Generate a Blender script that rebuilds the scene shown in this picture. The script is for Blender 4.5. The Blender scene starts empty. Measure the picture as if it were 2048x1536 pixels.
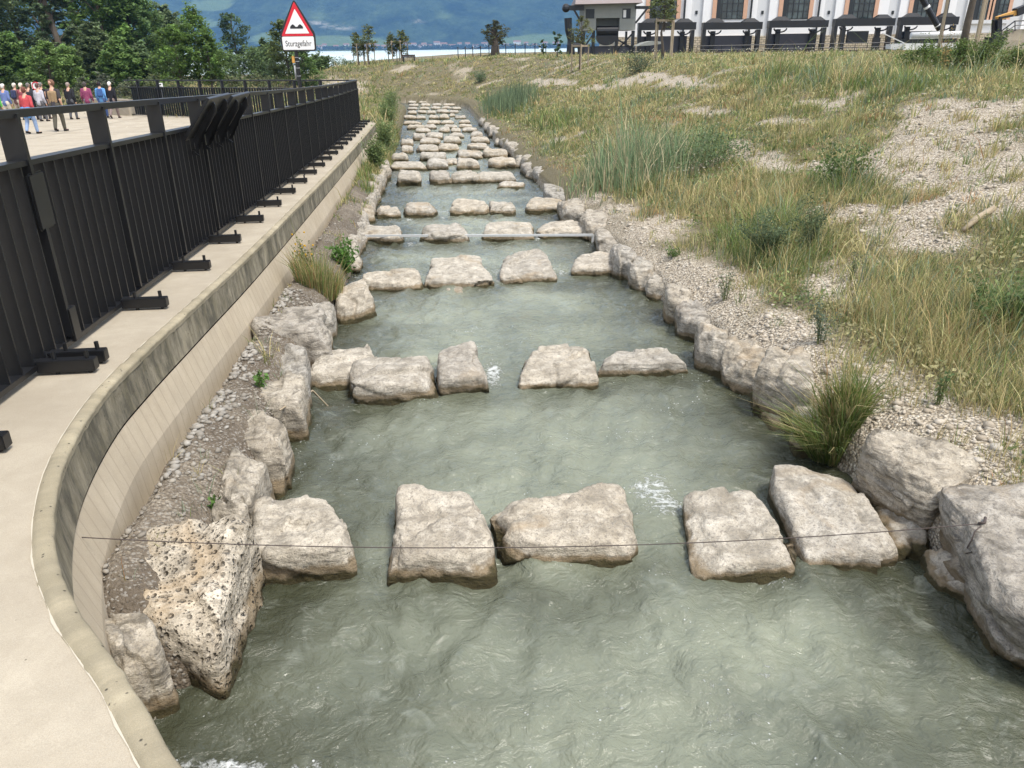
import bpy, bmesh, math, random
import numpy as np
from mathutils import Matrix, Vector

# ------------------------------------------------------------------ camera, world, sun, exposure
SC = bpy.context.scene
COL = SC.collection
FPX, VH, ROLL = 1540.0, 93.0, 0.012
TH = math.atan((768 - VH) / FPX)
CT, ST = math.cos(TH), math.sin(TH)
cam_d = bpy.data.cameras.new("camera")
cam_d.sensor_width = 36.0
cam_d.lens = FPX / 2048 * 36.0
cam_d.clip_start = 0.05
cam_d.clip_end = 20000
cam = bpy.data.objects.new("camera", cam_d)
COL.objects.link(cam)
Lx, Ly, Lz = Vector((1, 0, 0)), Vector((0, ST, CT)), Vector((0, -CT, ST))
cX = Lx * math.cos(ROLL) - Ly * math.sin(ROLL)
cY = Lx * math.sin(ROLL) + Ly * math.cos(ROLL)
cam.matrix_world = Matrix(((cX[0], cY[0], Lz[0], 0), (cX[1], cY[1], Lz[1], 0), (cX[2], cY[2], Lz[2], 0), (0, 0, 0, 1)))
SC.camera = cam

SUN_EL, SUN_AZ = 64.0, 128.0        # azimuth measured from +Y (view direction) towards +X
world = bpy.data.worlds.new("World")
SC.world = world
world.use_nodes = True
wn = world.node_tree
sky = wn.nodes.new("ShaderNodeTexSky")
sky.sky_type = 'NISHITA'
sky.sun_disc = False
sky.sun_elevation = math.radians(SUN_EL)
sky.sun_rotation = math.radians(SUN_AZ)
sky.altitude = 400
sky.air_density = 1.0
sky.dust_density = 3.0
sky.ozone_density = 1.0
cl = wn.nodes.new("ShaderNodeTexNoise")          # thin broken cloud over the blue
tcw = wn.nodes.new("ShaderNodeTexCoord")
wn.links.new(tcw.outputs["Generated"], cl.inputs["Vector"])
cl.inputs["Scale"].default_value = 2.6
cl.inputs["Detail"].default_value = 6
crw = wn.nodes.new("ShaderNodeValToRGB")
crw.color_ramp.elements[0].position, crw.color_ramp.elements[0].color = 0.36, (0.30, 0.30, 0.30, 1)
crw.color_ramp.elements[1].position, crw.color_ramp.elements[1].color = 0.62, (0.95, 0.95, 0.95, 1)
wn.links.new(cl.outputs[0], crw.inputs[0])
mxw = wn.nodes.new("ShaderNodeMix")
mxw.data_type = 'RGBA'
wn.links.new(crw.outputs[0], mxw.inputs[0])
wn.links.new(sky.outputs[0], mxw.inputs[6])
mxw.inputs[7].default_value = (6.6, 6.5, 6.4, 1)
wn.links.new(mxw.outputs[2], wn.nodes["Background"].inputs[0])
wn.nodes["Background"].inputs[1].default_value = 0.105
sun_d = bpy.data.lights.new("sun", 'SUN')
sun_d.energy = 2.1
sun_d.angle = math.radians(14)
sun_d.color = (1.0, 0.94, 0.85)
sun = bpy.data.objects.new("sun", sun_d)
COL.objects.link(sun)
_e, _a = math.radians(SUN_EL), math.radians(SUN_AZ)
SUNV = Vector((math.sin(_a) * math.cos(_e), math.cos(_a) * math.cos(_e), math.sin(_e)))
sun.rotation_euler = SUNV.to_track_quat('Z', 'Y').to_euler()
SC.view_settings.view_transform = 'Standard'
SC.view_settings.look = 'None'
SC.view_settings.exposure = 1.35
SC.view_settings.gamma = 1.0
SC.cycles.max_bounces = 8
SC.cycles.diffuse_bounces = 3
SC.cycles.glossy_bounces = 3
SC.cycles.transparent_max_bounces = 8
SC.cycles.volume_bounces = 0

HAZE = 1.8e-4
rng = np.random.default_rng(7)
random.seed(7)

# ------------------------------------------------------------------ numeric helpers
def lin(r, g, b):
    def f(c):
        c = c / 255.0
        return c / 12.92 if c <= 0.04045 else ((c + 0.055) / 1.055) ** 2.4
    return (f(r), f(g), f(b))

_perm = np.random.default_rng(3).permutation(256)
_perm = np.concatenate([_perm, _perm, _perm])
_g3 = np.random.default_rng(4).normal(size=(256, 3))
_g3 /= np.linalg.norm(_g3, axis=1)[:, None]

def noise3(p):
    p = np.asarray(p, float)
    i = np.floor(p).astype(int)
    f = p - i
    w = f * f * f * (f * (f * 6 - 15) + 10)
    i &= 255
    out = 0
    for dx in (0, 1):
        wx = w[..., 0] if dx else 1 - w[..., 0]
        for dy in (0, 1):
            wy = w[..., 1] if dy else 1 - w[..., 1]
            for dz in (0, 1):
                wz = w[..., 2] if dz else 1 - w[..., 2]
                h = _perm[_perm[_perm[(i[..., 0] + dx) & 255] + ((i[..., 1] + dy) & 255)] + ((i[..., 2] + dz) & 255)]
                g = _g3[h]
                d = g[..., 0] * (f[..., 0] - dx) + g[..., 1] * (f[..., 1] - dy) + g[..., 2] * (f[..., 2] - dz)
                out = out + wx * wy * wz * d
    return out * 1.5

def fbm(p, o=4):
    p = np.asarray(p, float)
    s, a, k = 0, 1.0, 1.0
    for n in range(o):
        s = s + a * noise3(p * k + 17.3 * n)
        a *= 0.5
        k *= 2.03
    return s

def noise2(x, y, z=0.5, o=3):
    x = np.asarray(x, float)
    return fbm(np.stack([x, np.asarray(y, float) + 0 * x, np.full_like(x, z)], -1), o)

def sstep(a, b, x):
    k = np.clip((x - a) / (b - a), 0, 1)
    return k * k * (3 - 2 * k)

# ------------------------------------------------------------------ site frame: u along the stream, t across it
AZ = math.radians(-5.849)
AX = (math.sin(AZ), math.cos(AZ))
def xy(u, t):
    return u * AX[0] + t * AX[1], u * AX[1] - t * AX[0]
def ut(x, y):
    return AX[0] * x + AX[1] * y, AX[1] * x - AX[0] * y
def zplat(u):
    u = np.minimum(np.asarray(u, float), 49.0)
    return -1.6 - 0.035 * u + 0.00047 * np.maximum(0, u - 12) ** 2
def zw(u):
    u = np.minimum(np.asarray(u, float), 49.0)
    return -2.5 - 0.035 * u + 0.00047 * np.maximum(0, u - 12) ** 2
def P(u, t, z):
    x, y = xy(u, t)
    return (x, y, float(z))

UE, RE = 60.0, 9.0      # where the channel bends away to the left
def sd_outer(u, t):     # distance beyond the outer (right, far) water edge
    a, b = np.asarray(t, float) - (2.7 - RE), np.asarray(u, float) - (UE - RE)
    return np.minimum(np.maximum(a, b), 0) + np.hypot(np.maximum(a, 0), np.maximum(b, 0)) - RE
def sd_inner(u, t):     # distance inside the inner (left) land
    a, b = np.asarray(t, float) - (-1.15 - 5), np.asarray(u, float) - (UE - 4.2 - 5)
    return -(np.minimum(np.maximum(a, b), 0) + np.hypot(np.maximum(a, 0), np.maximum(b, 0)) - 5)

def tz(u, t, rough=True):
    u = np.asarray(u, float)
    t = np.asarray(t, float) + 0 * u
    w = zw(u)
    d = sd_outer(u, t)
    n1 = noise2(u * 0.35, t * 0.35, 1.5, 3)
    n2 = noise2(u * 1.6, t * 1.6, 4.5, 3)
    # right / outer bank
    off = np.interp(d, [-0.15, 0.05, 0.35, 1.3, 2.0, 40], [-0.5, 0.24, 0.40, 0.54, 0.74, 0.74 + 38 * 0.335])
    zp = np.interp(t, [-60, -15, -10.5, -7.5, 0, 6, 12, 80], [-2.95, -2.9, -2.4, -1.55, -1.05, -0.78, -0.72, -0.74])
    zr = w + off + 0.10 * n1 * sstep(0.8, 3, d) + 0.035 * n2 * sstep(0.4, 2, d)
    zp = zp + 0.07 * n1
    k = 0.22
    h = np.clip(0.5 + 0.5 * (zp - zr) / k, 0, 1)
    zr = zp * (1 - h) + zr * h - k * h * (1 - h)
    # beyond the plateau the land falls to the lake
    far = np.hypot(u, t)
    zr = zr + (-9.5 - zr) * sstep(110, 170, far)
    # left land
    q = np.minimum(sd_inner(u, t), u - 2.72 + 0.1 * n2)
    mead = np.maximum(zplat(u), -2.85) - 0.12 + 0.10 * n1
    offl = np.interp(q, [-0.12, 0.06, 0.2, 0.5], [-0.5, 0.22, 0.34, 0.45])
    zl = w + offl + 0.03 * n2 * sstep(0.1, 0.3, q)
    rise = sstep(0.5, 2.6, q) * sstep(30.2, 32.5, u)
    zl = zl + (mead - zl) * rise
    under = sstep(1.55, 1.75, -t) * (1 - sstep(31.0, 32.0, u))
    zl = np.where(under > 0, np.minimum(zl, zplat(u) - 0.42 * 1.0) - 0.25 * under, zl)
    zl = np.where((u < 43.5) & (t < -1.7), np.minimum(zl, zplat(u) - 0.14), zl)
    zl = zl + (-9.5 - zl) * sstep(110, 170, far)
    z = np.where(d > -0.15, zr, np.where(q > -0.12, zl, w - 0.55))
    return z

def ray(px, py):
    x, y = (px - 1024) / FPX, (768 - py) / FPX
    x, y = x * math.cos(ROLL) + y * math.sin(ROLL), -x * math.sin(ROLL) + y * math.cos(ROLL)
    return np.array([x, CT + y * ST, -ST + y * CT])
_lam = np.geomspace(1.5, 400, 5000)
def hit(px, py, zf):                    # where the sight line of a photo pixel meets a surface z = zf(u, t)
    p = ray(px, py)[None] * _lam[:, None]
    u, t = ut(p[:, 0], p[:, 1])
    below = p[:, 2] < zf(u, t)
    i = int(np.argmax(below)) if below.any() else len(_lam) - 1
    return p[i]
def onwater(px, py, h=0.0): return hit(px, py, lambda u, t: zw(u) + h)
def onplat(px, py): return hit(px, py, lambda u, t: zplat(u))
def onland(px, py): return hit(px, py, tz)
def at(px, py, Y):
    d = ray(px, py)
    return d * (Y / d[1])

# ------------------------------------------------------------------ object helpers
def tag(o, label=None, cat=None, group=None, kind=None):
    if label: o["label"] = label
    if cat: o["category"] = cat
    if group: o["group"] = group
    if kind: o["kind"] = kind
    return o
def empty(name, loc, label=None, cat=None, group=None):
    o = bpy.data.objects.new(name, None)
    COL.objects.link(o)
    o.location = loc
    o.empty_display_size = 0.1
    return tag(o, label, cat, group)
def wloc(o):
    v = Vector((0, 0, 0))
    while o is not None:
        v += o.location
        o = o.parent
    return v
def npobj(name, V, F, mat, parent=None, base=None, col=None, smooth=False, attrs=None):
    """one mesh object out of arrays; V in world metres; F a list of index arrays (n,3)/(n,4)"""
    V = np.asarray(V, float)
    org = np.array(wloc(parent)) if parent is not None else (np.array(base, float) if base is not None else np.zeros(3))
    V = V - org
    me = bpy.data.meshes.new(name)
    F = [np.asarray(f, np.int32) for f in (F if isinstance(F, list) else [F]) if len(f)]
    loops = np.concatenate([f.ravel() for f in F])
    sizes = np.concatenate([np.full(len(f), f.shape[1], np.int32) for f in F])
    starts = np.concatenate([[0], np.cumsum(sizes)[:-1]]).astype(np.int32)
    me.vertices.add(len(V))
    me.vertices.foreach_set("co", V.astype(np.float32).ravel())
    me.loops.add(len(loops))
    me.loops.foreach_set("vertex_index", loops)
    me.polygons.add(len(sizes))
    me.polygons.foreach_set("loop_start", starts)
    me.polygons.foreach_set("loop_total", sizes)
    me.polygons.foreach_set("use_smooth", np.full(len(sizes), bool(smooth)))
    if col is not None:
        c = np.ones((len(V), 4), np.float32)
        c[:, :3] = col
        a = me.color_attributes.new("Col", 'FLOAT_COLOR', 'POINT')
        a.data.foreach_set("color", c.ravel())
    for k, v in (attrs or {}).items():
        a = me.attributes.new(k, 'FLOAT', 'POINT')
        a.data.foreach_set("value", np.asarray(v, np.float32))
    me.update()
    me.validate()
    me.materials.append(mat)
    o = bpy.data.objects.new(name, me)
    COL.objects.link(o)
    if parent is not None: o.parent = parent
    else: o.location = org
    return o

class MB:
    """collects simple shapes in world metres and links them as ONE mesh object"""
    def __init__(s): s.V, s.Q, s.T, s.n = [], [], [], 0
    def add(s, V, Q=(), T=()):
        s.V.append(np.asarray(V, float))
        for f in Q: s.Q.append([i + s.n for i in f])
        for f in T: s.T.append([i + s.n for i in f])
        s.n += len(V)
        return s
    def obox(s, c, ex, ey, ez):          # half axes
        c, ex, ey, ez = map(lambda a: np.asarray(a, float), (c, ex, ey, ez))
        V = [c + a * ex + b * ey + d * ez for d in (-1, 1) for b in (-1, 1) for a in (-1, 1)]
        return s.add(V, [(0, 2, 3, 1), (4, 5, 7, 6), (0, 1, 5, 4), (2, 6, 7, 3), (0, 4, 6, 2), (1, 3, 7, 5)])
    def box(s, x0, x1, y0, y1, z0, z1):
        return s.obox(((x0 + x1) / 2, (y0 + y1) / 2, (z0 + z1) / 2), ((x1 - x0) / 2, 0, 0), (0, (y1 - y0) / 2, 0), (0, 0, (z1 - z0) / 2))
    def bar(s, a, b, w, h, side=None):   # rectangular bar from a to b
        a, b = np.asarray(a, float), np.asarray(b, float)
        d = b - a
        L = np.linalg.norm(d)
        d /= L
        up = np.array([0, 0, 1.0]) if abs(d[2]) < 0.95 else np.array([0, 1.0, 0])
        sd = np.cross(d, up) if side is None else np.asarray(side, float)
        sd = sd - d * (sd @ d)
        sd /= np.linalg.norm(sd)
        up = np.cross(sd, d)
        return s.obox((a + b) / 2, d * L / 2, sd * w / 2, up * h / 2)
    def tube(s, pts, rad, n=8, cap=True):
        pts = [np.asarray(p, float) for p in pts]
        rad = [rad] * len(pts) if np.isscalar(rad) else rad
        V = []
        for i, p in enumerate(pts):
            d = pts[min(i + 1, len(pts) - 1)] - pts[max(i - 1, 0)]
            d = d / (np.linalg.norm(d) + 1e-9)
            a = np.cross(d, [0, 0, 1.0] if abs(d[2]) < 0.9 else [0, 1.0, 0])
            a /= np.linalg.norm(a)
            b = np.cross(d, a)
            for k in range(n):
                an = 2 * math.pi * k / n
                V.append(p + rad[i] * (math.cos(an) * a + math.sin(an) * b))
        Q = [(i * n + k, i * n + (k + 1) % n, (i + 1) * n + (k + 1) % n, (i + 1) * n + k) for i in range(len(pts) - 1) for k in range(n)]
        T = []
        if cap:
            V += [pts[0], pts[-1]]
            c0, c1, l = len(pts) * n, len(pts) * n + 1, (len(pts) - 1) * n
            T = [(c0, (k + 1) % n, k) for k in range(n)] + [(c1, l + k, l + (k + 1) % n) for k in range(n)]
        return s.add(V, Q, T)
    def ball(s, c, r, n=10, m=7, sc=(1, 1, 1)):
        c = np.asarray(c, float)
        V = [c + r * np.array([math.sin(math.pi * i / m) * math.cos(2 * math.pi * k / n) * sc[0], math.sin(math.pi * i / m) * math.sin(2 * math.pi * k / n) * sc[1], math.cos(math.pi * i / m) * sc[2]]) for i in range(m + 1) for k in range(n)]
        return s.add(V, [(i * n + k, (i + 1) * n + k, (i + 1) * n + (k + 1) % n, i * n + (k + 1) % n) for i in range(m) for k in range(n)])
    def prism(s, poly, d):               # planar polygon (convex or not) extruded by vector d
        poly = [np.asarray(p, float) for p in poly]
        d = np.asarray(d, float)
        n = len(poly)
        bm = bmesh.new()
        vs = [bm.verts.new(p) for p in poly]
        f = bm.faces.new(vs)
        r = bmesh.ops.extrude_face_region(bm, geom=[f])
        bmesh.ops.translate(bm, vec=Vector(d), verts=[v for v in r['geom'] if isinstance(v, bmesh.types.BMVert)])
        bmesh.ops.triangulate(bm, faces=bm.faces[:])
        bm.verts.index_update()
        V = [np.array(v.co) for v in bm.verts]
        T = [[v.index for v in f.verts] for f in bm.faces]
        bm.free()
        return s.add(V, (), T)
    def build(s, name, mat, parent=None, base=None, smooth=False, bevel=0):
        F = []
        if s.Q: F.append(np.array(s.Q))
        if s.T: F.append(np.array(s.T))
        V = np.concatenate(s.V)
        if base is None and parent is None:
            base = (V[:, 0].mean(), V[:, 1].mean(), V[:, 2].min())
        o = npobj(name, V, F, mat, parent, base, smooth=smooth)
        bm = bmesh.new()
        bm.from_mesh(o.data)
        bmesh.ops.remove_doubles(bm, verts=bm.verts, dist=1e-6)
        bmesh.ops.recalc_face_normals(bm, faces=bm.faces)
        if bevel:
            bmesh.ops.bevel(bm, geom=[e for e in bm.edges if e.is_manifold and e.calc_face_angle() > 0.6], offset=bevel, segments=2, affect='EDGES', clamp_overlap=True)
        bm.to_mesh(o.data)
        bm.free()
        return o
def share(o, parent, loc, name=None):    # copy sharing mesh data
    c = o.copy()
    COL.objects.link(c)
    c.parent = parent
    c.location = loc
    return c

# ------------------------------------------------------------------ materials
class NT:
    def __init__(s, name):
        s.m = bpy.data.materials.new(name)
        s.m.use_nodes = True
        s.t = s.m.node_tree
        s.b = s.t.nodes["Principled BSDF"]
        s.out = s.t.nodes["Material Output"]
    def n(s, ty, **kw):
        nd = s.t.nodes.new("ShaderNode" + ty)
        for k, v in kw.items(): setattr(nd, k, v)
        return nd
    def l(s, a, b): s.t.links.new(a, b)
    def inp(s, sock, v):
        if hasattr(v, "default_value") or isinstance(v, bpy.types.NodeSocket): s.l(v, sock)
        elif isinstance(v, tuple) and len(v) == 3: sock.default_value = (*v, 1) if sock.type == 'RGBA' else v
        else: sock.default_value = v
    def coord(s, kind="Object", scale=(1, 1, 1), offset=None):
        c = s.n("TexCoord")
        o = c.outputs[kind]
        if offset is not None:
            a = s.n("VectorMath", operation='ADD')
            s.l(o, a.inputs[0])
            s.l(offset, a.inputs[1])
            o = a.outputs[0]
        if scale != (1, 1, 1):
            m = s.n("Mapping")
            s.l(o, m.inputs[0])
            m.inputs["Scale"].default_value = scale
            o = m.outputs[0]
        return o
    def noise(s, vec, scale, detail=4, rough=0.55, dist=0.0):
        n = s.n("TexNoise")
        s.l(vec, n.inputs["Vector"])
        n.inputs["Scale"].default_value = scale
        n.inputs["Detail"].default_value = detail
        n.inputs["Roughness"].default_value = rough
        n.inputs["Distortion"].default_value = dist
        return n.outputs[0]
    def voro(s, vec, scale, feature='F1', out="Distance"):
        n = s.n("TexVoronoi", feature=feature)
        s.l(vec, n.inputs["Vector"])
        n.inputs["Scale"].default_value = scale
        return n.outputs[out]
    def ramp(s, v, stops):
        r = s.n("ValToRGB")
        e = r.color_ramp.elements
        while len(e) < len(stops): e.new(0.5)
        for i, (p, c) in enumerate(stops):
            e[i].position = p
            c = (c, c, c) if np.isscalar(c) else c
            e[i].color = (*c, 1)
        s.l(v, r.inputs[0])
        return r.outputs[0]
    def mix(s, f, a, b, mode='MIX'):
        m = s.n("Mix", data_type='RGBA', blend_type=mode)
        s.inp(m.inputs[0], f)
        s.inp(m.inputs[6], a)
        s.inp(m.inputs[7], b)
        return m.outputs[2]
    def math(s, op, a, b=0.0, clamp=False):
        m = s.n("Math", operation=op, use_clamp=clamp)
        s.inp(m.inputs[0], a)
        s.inp(m.inputs[1], b)
        return m.outputs[0]
    def attr(s, name, out="Fac"):
        a = s.n("Attribute", attribute_name=name)
        return a.outputs[out]
    def bump(s, h, strength=0.5, dist=0.02, normal=None):
        b = s.n("Bump")
        b.inputs["Strength"].default_value = strength
        b.inputs["Distance"].default_value = dist
        s.l(h, b.inputs["Height"])
        if normal is not None: s.l(normal, b.inputs["Normal"])
        s.l(b.outputs[0], s.b.inputs["Normal"])
        return b.outputs[0]
    def set(s, **kw):
        for k, v in kw.items(): s.inp(s.b.inputs[{"base": "Base Color", "rough": "Roughness", "metal": "Metallic", "spec": "Specular IOR Level", "ior": "IOR"}.get(k, k)], v)
        return s

def flat(name, c, rough=0.6, metal=0.0, var=0.15, scale=8.0, spec=0.5, bump=0.0):
    m = NT(name)
    co = m.coord()
    n = m.noise(co, scale, 5)
    d = m.mix(n, tuple(x * (1 - var) for x in c), tuple(min(1, x * (1 + var)) for x in c))
    m.set(base=d, rough=rough, metal=metal, spec=spec)
    if bump: m.bump(m.noise(co, scale * 12, 4), bump, 0.01)
    return m.m

def leafmat(name, trans=0.35, rough=0.6):
    m = NT(name)
    c = m.attr("Col", "Color")
    m.set(base=c, rough=rough, spec=0.25)
    tr = m.n("BsdfTranslucent")
    m.l(c, tr.inputs[0])
    mx = m.n("MixShader")
    mx.inputs[0].default_value = trans
    m.l(m.b.outputs[0], mx.inputs[1])
    m.l(tr.outputs[0], mx.inputs[2])
    m.l(mx.outputs[0], m.out.inputs[0])
    return m.m

M = {}
M['leaf'] = leafmat("leaves", 0.42)
M['grass'] = leafmat("grass_blades", 0.3, 0.7)
M['bark'] = flat("bark", (0.10, 0.08, 0.06), 0.9, var=0.4, scale=6, bump=0.5)
M['stake'] = flat("stake_wood", (0.32, 0.26, 0.18), 0.85, var=0.25, scale=5)
M['black'] = flat("anthracite_steel", (0.0075, 0.008, 0.0095), 0.38, var=0.25, scale=6, spec=0.5)
M['black_edge'] = M['black']
M['galv'] = flat("galvanised_steel", (0.55, 0.56, 0.56), 0.5, 0.0, var=0.1)
M['rust'] = flat("rusty_wire", (0.06, 0.045, 0.04), 0.8, var=0.3)

# weathered limestone; object origin sits on the waterline, so z = 0 there
def limestone(name, moss=0.07, light=1.0, pits=0.0, tan=0.5, dark=0.0, span=0.26):
    m = NT(name)
    oi = m.n("ObjectInfo")
    rv = m.n("VectorMath", operation='SCALE')
    cmb = m.n("CombineXYZ")
    for i in range(3): m.l(oi.outputs["Random"], cmb.inputs[i])
    m.l(cmb.outputs[0], rv.inputs[0])
    rv.inputs[3].default_value = 60.0
    co = m.coord("Object", offset=rv.outputs[0])
    big = m.noise(co, 2.2, 5, 0.6, 0.4)
    mid = m.noise(co, 9, 6, 0.65, 0.5)
    fine = m.noise(co, 45, 4, 0.7)
    strata = m.noise(m.coord("Object", (3, 3, 14), rv.outputs[0]), 2.4, 5, 0.7, 0.6)
    k = light
    c = m.mix(m.ramp(big, [(0.3, 0), (0.7, 1)]), (0.28 * k, 0.25 * k, 0.205 * k), (0.51 * k, 0.463 * k, 0.395 * k))
    c = m.mix(m.ramp(mid, [(0.42, 0), (0.66, 0.75)]), c, (0.66 * k, 0.612 * k, 0.54 * k))
    c = m.mix(m.ramp(strata, [(0.47, 0), (0.64, min(1, 0.62 + dark))]), c, (0.16 * k, 0.143 * k, 0.118 * k))
    c = m.mix(m.ramp(fine, [(0.54, 0), (0.64, 0.7)]), c, (0.17, 0.155, 0.14))
    vf = m.noise(co, 110, 3, 0.7)
    c = m.mix(m.ramp(vf, [(0.55, 0), (0.66, 0.6)]), c, (0.13, 0.12, 0.105))
    c = m.mix(m.ramp(m.noise(co, 26, 5, 0.75, 0.5), [(0.52, 0), (0.64, 0.5)]), c, (0.24, 0.22, 0.195))
    stain = m.noise(co, 1.6, 4, 0.6, 0.8)
    c = m.mix(m.math('MULTIPLY', m.ramp(stain, [(0.58, 0), (0.70, 0.8)]), tan), c, (0.36, 0.27, 0.17))
    zz = m.math('ADD', m.math('MULTIPLY', m.attr('rel'), span), m.math('MULTIPLY', m.math('SUBTRACT', mid, 0.5), 0.13))
    band = m.n("MapRange")
    m.l(zz, band.inputs[0])
    band.inputs[1].default_value, band.inputs[2].default_value = moss + 0.05, moss + 0.01
    c = m.mix(m.math('MULTIPLY', band.outputs[0], 0.78), c, m.mix(fine, (0.085, 0.06, 0.03), (0.27, 0.20, 0.115)))
    band2 = m.n("MapRange")
    m.l(m.math('ADD', zz, m.math('MULTIPLY', m.math('SUBTRACT', big, 0.5), 0.22)), band2.inputs[0])
    band2.inputs[1].default_value, band2.inputs[2].default_value = moss - 0.012, moss - 0.045
    mo = m.mix(fine, (0.020, 0.017, 0.008), (0.060, 0.052, 0.018))
    c = m.mix(m.math('MULTIPLY', band2.outputs[0], 0.92), c, mo)
    tint = m.ramp(oi.outputs["Random"], [(0.0, (0.86, 0.86, 0.85)), (0.35, (1.0, 1.0, 0.97)), (0.7, (1.02, 0.99, 0.92)), (1.0, (0.93, 0.95, 0.96))])
    c = m.mix(1.0, c, tint, 'MULTIPLY')
    h = m.math('ADD', m.math('MULTIPLY', mid, 0.6), m.math('MULTIPLY', fine, 0.35))
    h = m.math('ADD', h, m.math('MULTIPLY', strata, 0.5))
    h = m.math('ADD', h, m.math('MULTIPLY', vf, 0.15))
    if pits:
        v = m.voro(co, 24)
        v2 = m.voro(co, 52)
        pit = m.math('MULTIPLY', m.ramp(v, [(0.10, 0), (0.35, 1)]), m.ramp(v2, [(0.05, 0.3), (0.3, 1)]))
        c = m.mix(m.math('MULTIPLY', m.math('SUBTRACT', 1, pit), pits), c, (0.12, 0.085, 0.05))
        h = m.math('ADD', h, m.math('MULTIPLY', pit, 1.2))
    m.set(base=c, rough=0.88, spec=0.3)
    m.bump(h, 1.0, 0.028)
    return m.m
M['stone'] = limestone("wet_based_limestone", moss=0.105, tan=0.55, light=0.95)
M['bank_stone'] = limestone("bank_limestone", moss=0.085, light=0.84, span=0.36, tan=0.5, dark=0.35)
M['pit_stone'] = limestone("pitted_limestone", moss=0.06, light=1.15, pits=0.32, tan=1.0)
M['moss_stone'] = limestone("mossy_footing_stone", moss=0.16, light=0.8, tan=1.0)
M['ochre_stone'] = limestone("ochre_stone", moss=-0.2, light=0.8, tan=1.0)

# ------------------------------------------------------------------ where the bank is bare, and what tints its grass
def _patch(px, py, rx, ry, hgt=0.0):
    c, a, b = (np.array(ut(*onland(*q)[:2])) for q in ((px, py), (px + rx * 1.12, py), (px, py + ry * 1.15)))
    A = np.stack([a - c, b - c], 1)
    return c, np.linalg.inv(A)
def _cover(u, t, patches, soft=0.35):
    out = np.zeros(np.broadcast(u, t).shape)
    wob = 0.28 * noise2(np.asarray(u) * 1.1, np.asarray(t) * 1.1, 9.3, 3)
    for c, A in patches:
        du, dt = u - c[0], t - c[1]
        r = np.hypot(A[0, 0] * du + A[0, 1] * dt, A[1, 0] * du + A[1, 1] * dt) + wob
        out = np.maximum(out, 1 - sstep(1 - soft, 1 + soft, r))
    return out
BARE = [_patch(*p) for p in [(1930, 222, 150, 30), (1890, 300, 190, 45), (1970, 390, 140, 55), (1840, 425, 90, 26), (1285, 152, 70, 11), (1375, 166, 60, 11),
    (1180, 176, 50, 8), (1640, 205, 60, 10), (1700, 190, 40, 8), (1470, 585, 55, 40), (1560, 650, 90, 45), (1680, 585, 70, 22), (1650, 735, 80, 50), (1790, 800, 120, 45), (1950, 860, 140, 45), (1310, 455, 70, 26),
    (1230, 420, 50, 18), (1190, 395, 40, 14), (1500, 315, 60, 12), (1420, 325, 40, 9), (690, 175, 40, 14), (1800, 470, 100, 22), (1640, 330, 60, 12), (1930, 350, 170, 45), (1560, 245, 60, 9), (1420, 225, 50, 8), (1100, 165, 50, 6), (1750, 330, 120, 32), (1690, 425, 100, 22), (1560, 335, 70, 13), (1860, 485, 110, 22), (1240, 165, 60, 8), (1480, 300, 40, 8)]]
GREEN = [_patch(*p) for p in [(1530, 505, 110, 40), (1570, 470, 60, 30), (1990, 640, 80, 30), (1590, 160, 110, 22), (1830, 165, 160, 16), (1700, 365, 70, 30), (1420, 295, 90, 22), (1110, 245, 70, 22), (1000, 215, 50, 20), (1100, 300, 30, 12), (1950, 130, 140, 16)]]
STRAW = [_patch(*p) for p in [(1370, 415, 130, 35), (1510, 400, 120, 35), (1750, 730, 90, 60), (1860, 690, 100, 60), (1800, 600, 120, 50), (1200, 190, 90, 20), (1480, 200, 80, 20)]]
RUST = [_patch(*p) for p in [(1112, 335, 36, 16), (1290, 435, 30, 14), (1900, 400, 70, 16), (1010, 275, 36, 12), (1320, 235, 60, 9)]]
def bare(u, t):
    d = sd_outer(u, t)
    b = _cover(u, t, BARE)
    n = noise2(u * 0.5, t * 0.5, 21.0, 4)
    b = np.maximum(b, (1 - sstep(0.22, 0.72, d + 0.5 * n)) * sstep(17, 9, np.asarray(u, float) + 0 * d))
    return np.clip(b + 0.75 * sstep(0.22, 0.6, n) * (d > 1), 0, 1)

# ------------------------------------------------------------------ ground
def axis(parts):
    out = []
    for a, b, s in parts: out.append(np.arange(a, b, s))
    return np.concatenate(out + [[parts[-1][1]]])
gu = axis([(-600, -60, 60), (-60, -6, 6), (-6, 0, 0.5), (0, 13, 0.075), (13, 24, 0.14), (24, 66, 0.3), (66, 180, 3), (180, 1000, 60), (1000, 6000, 500)])
gt = axis([(-4000, -300, 300), (-300, -60, 20), (-60, -12, 1.5), (-12, -2.2, 0.35), (-2.2, -0.9, 0.05), (-0.9, 2.5, 0.2), (2.5, 4.5, 0.05), (4.5, 12, 0.12), (12, 30, 0.5), (30, 90, 3), (90, 4000, 230)])
U, T = np.meshgrid(gu, gt, indexing='ij')
Z = tz(U, T)
nu, nt = U.shape
X, Y = xy(U, T)
V = np.stack([X, Y, Z], -1).reshape(-1, 3)
idx = np.arange(nu * nt).reshape(nu, nt)
F = np.stack([idx[:-1, :-1], idx[:-1, 1:], idx[1:, 1:], idx[1:, :-1]], -1).reshape(-1, 4)
dd = sd_outer(U, T)
veg = np.where(dd > 0, 1 - bare(U, T), 0)
q = np.minimum(sd_inner(U, T), U - 2.72)
veg = np.where(q > 0, sstep(30, 32.5, U + 0.6 * noise2(U, T, 3.3, 2)), veg)
soil = np.where((q > -0.1) & (U < 31), 1.0, 0.0) * (0.95 + 0.35 * noise2(U * 1.2, T * 1.6, 7.7, 3))

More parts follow.
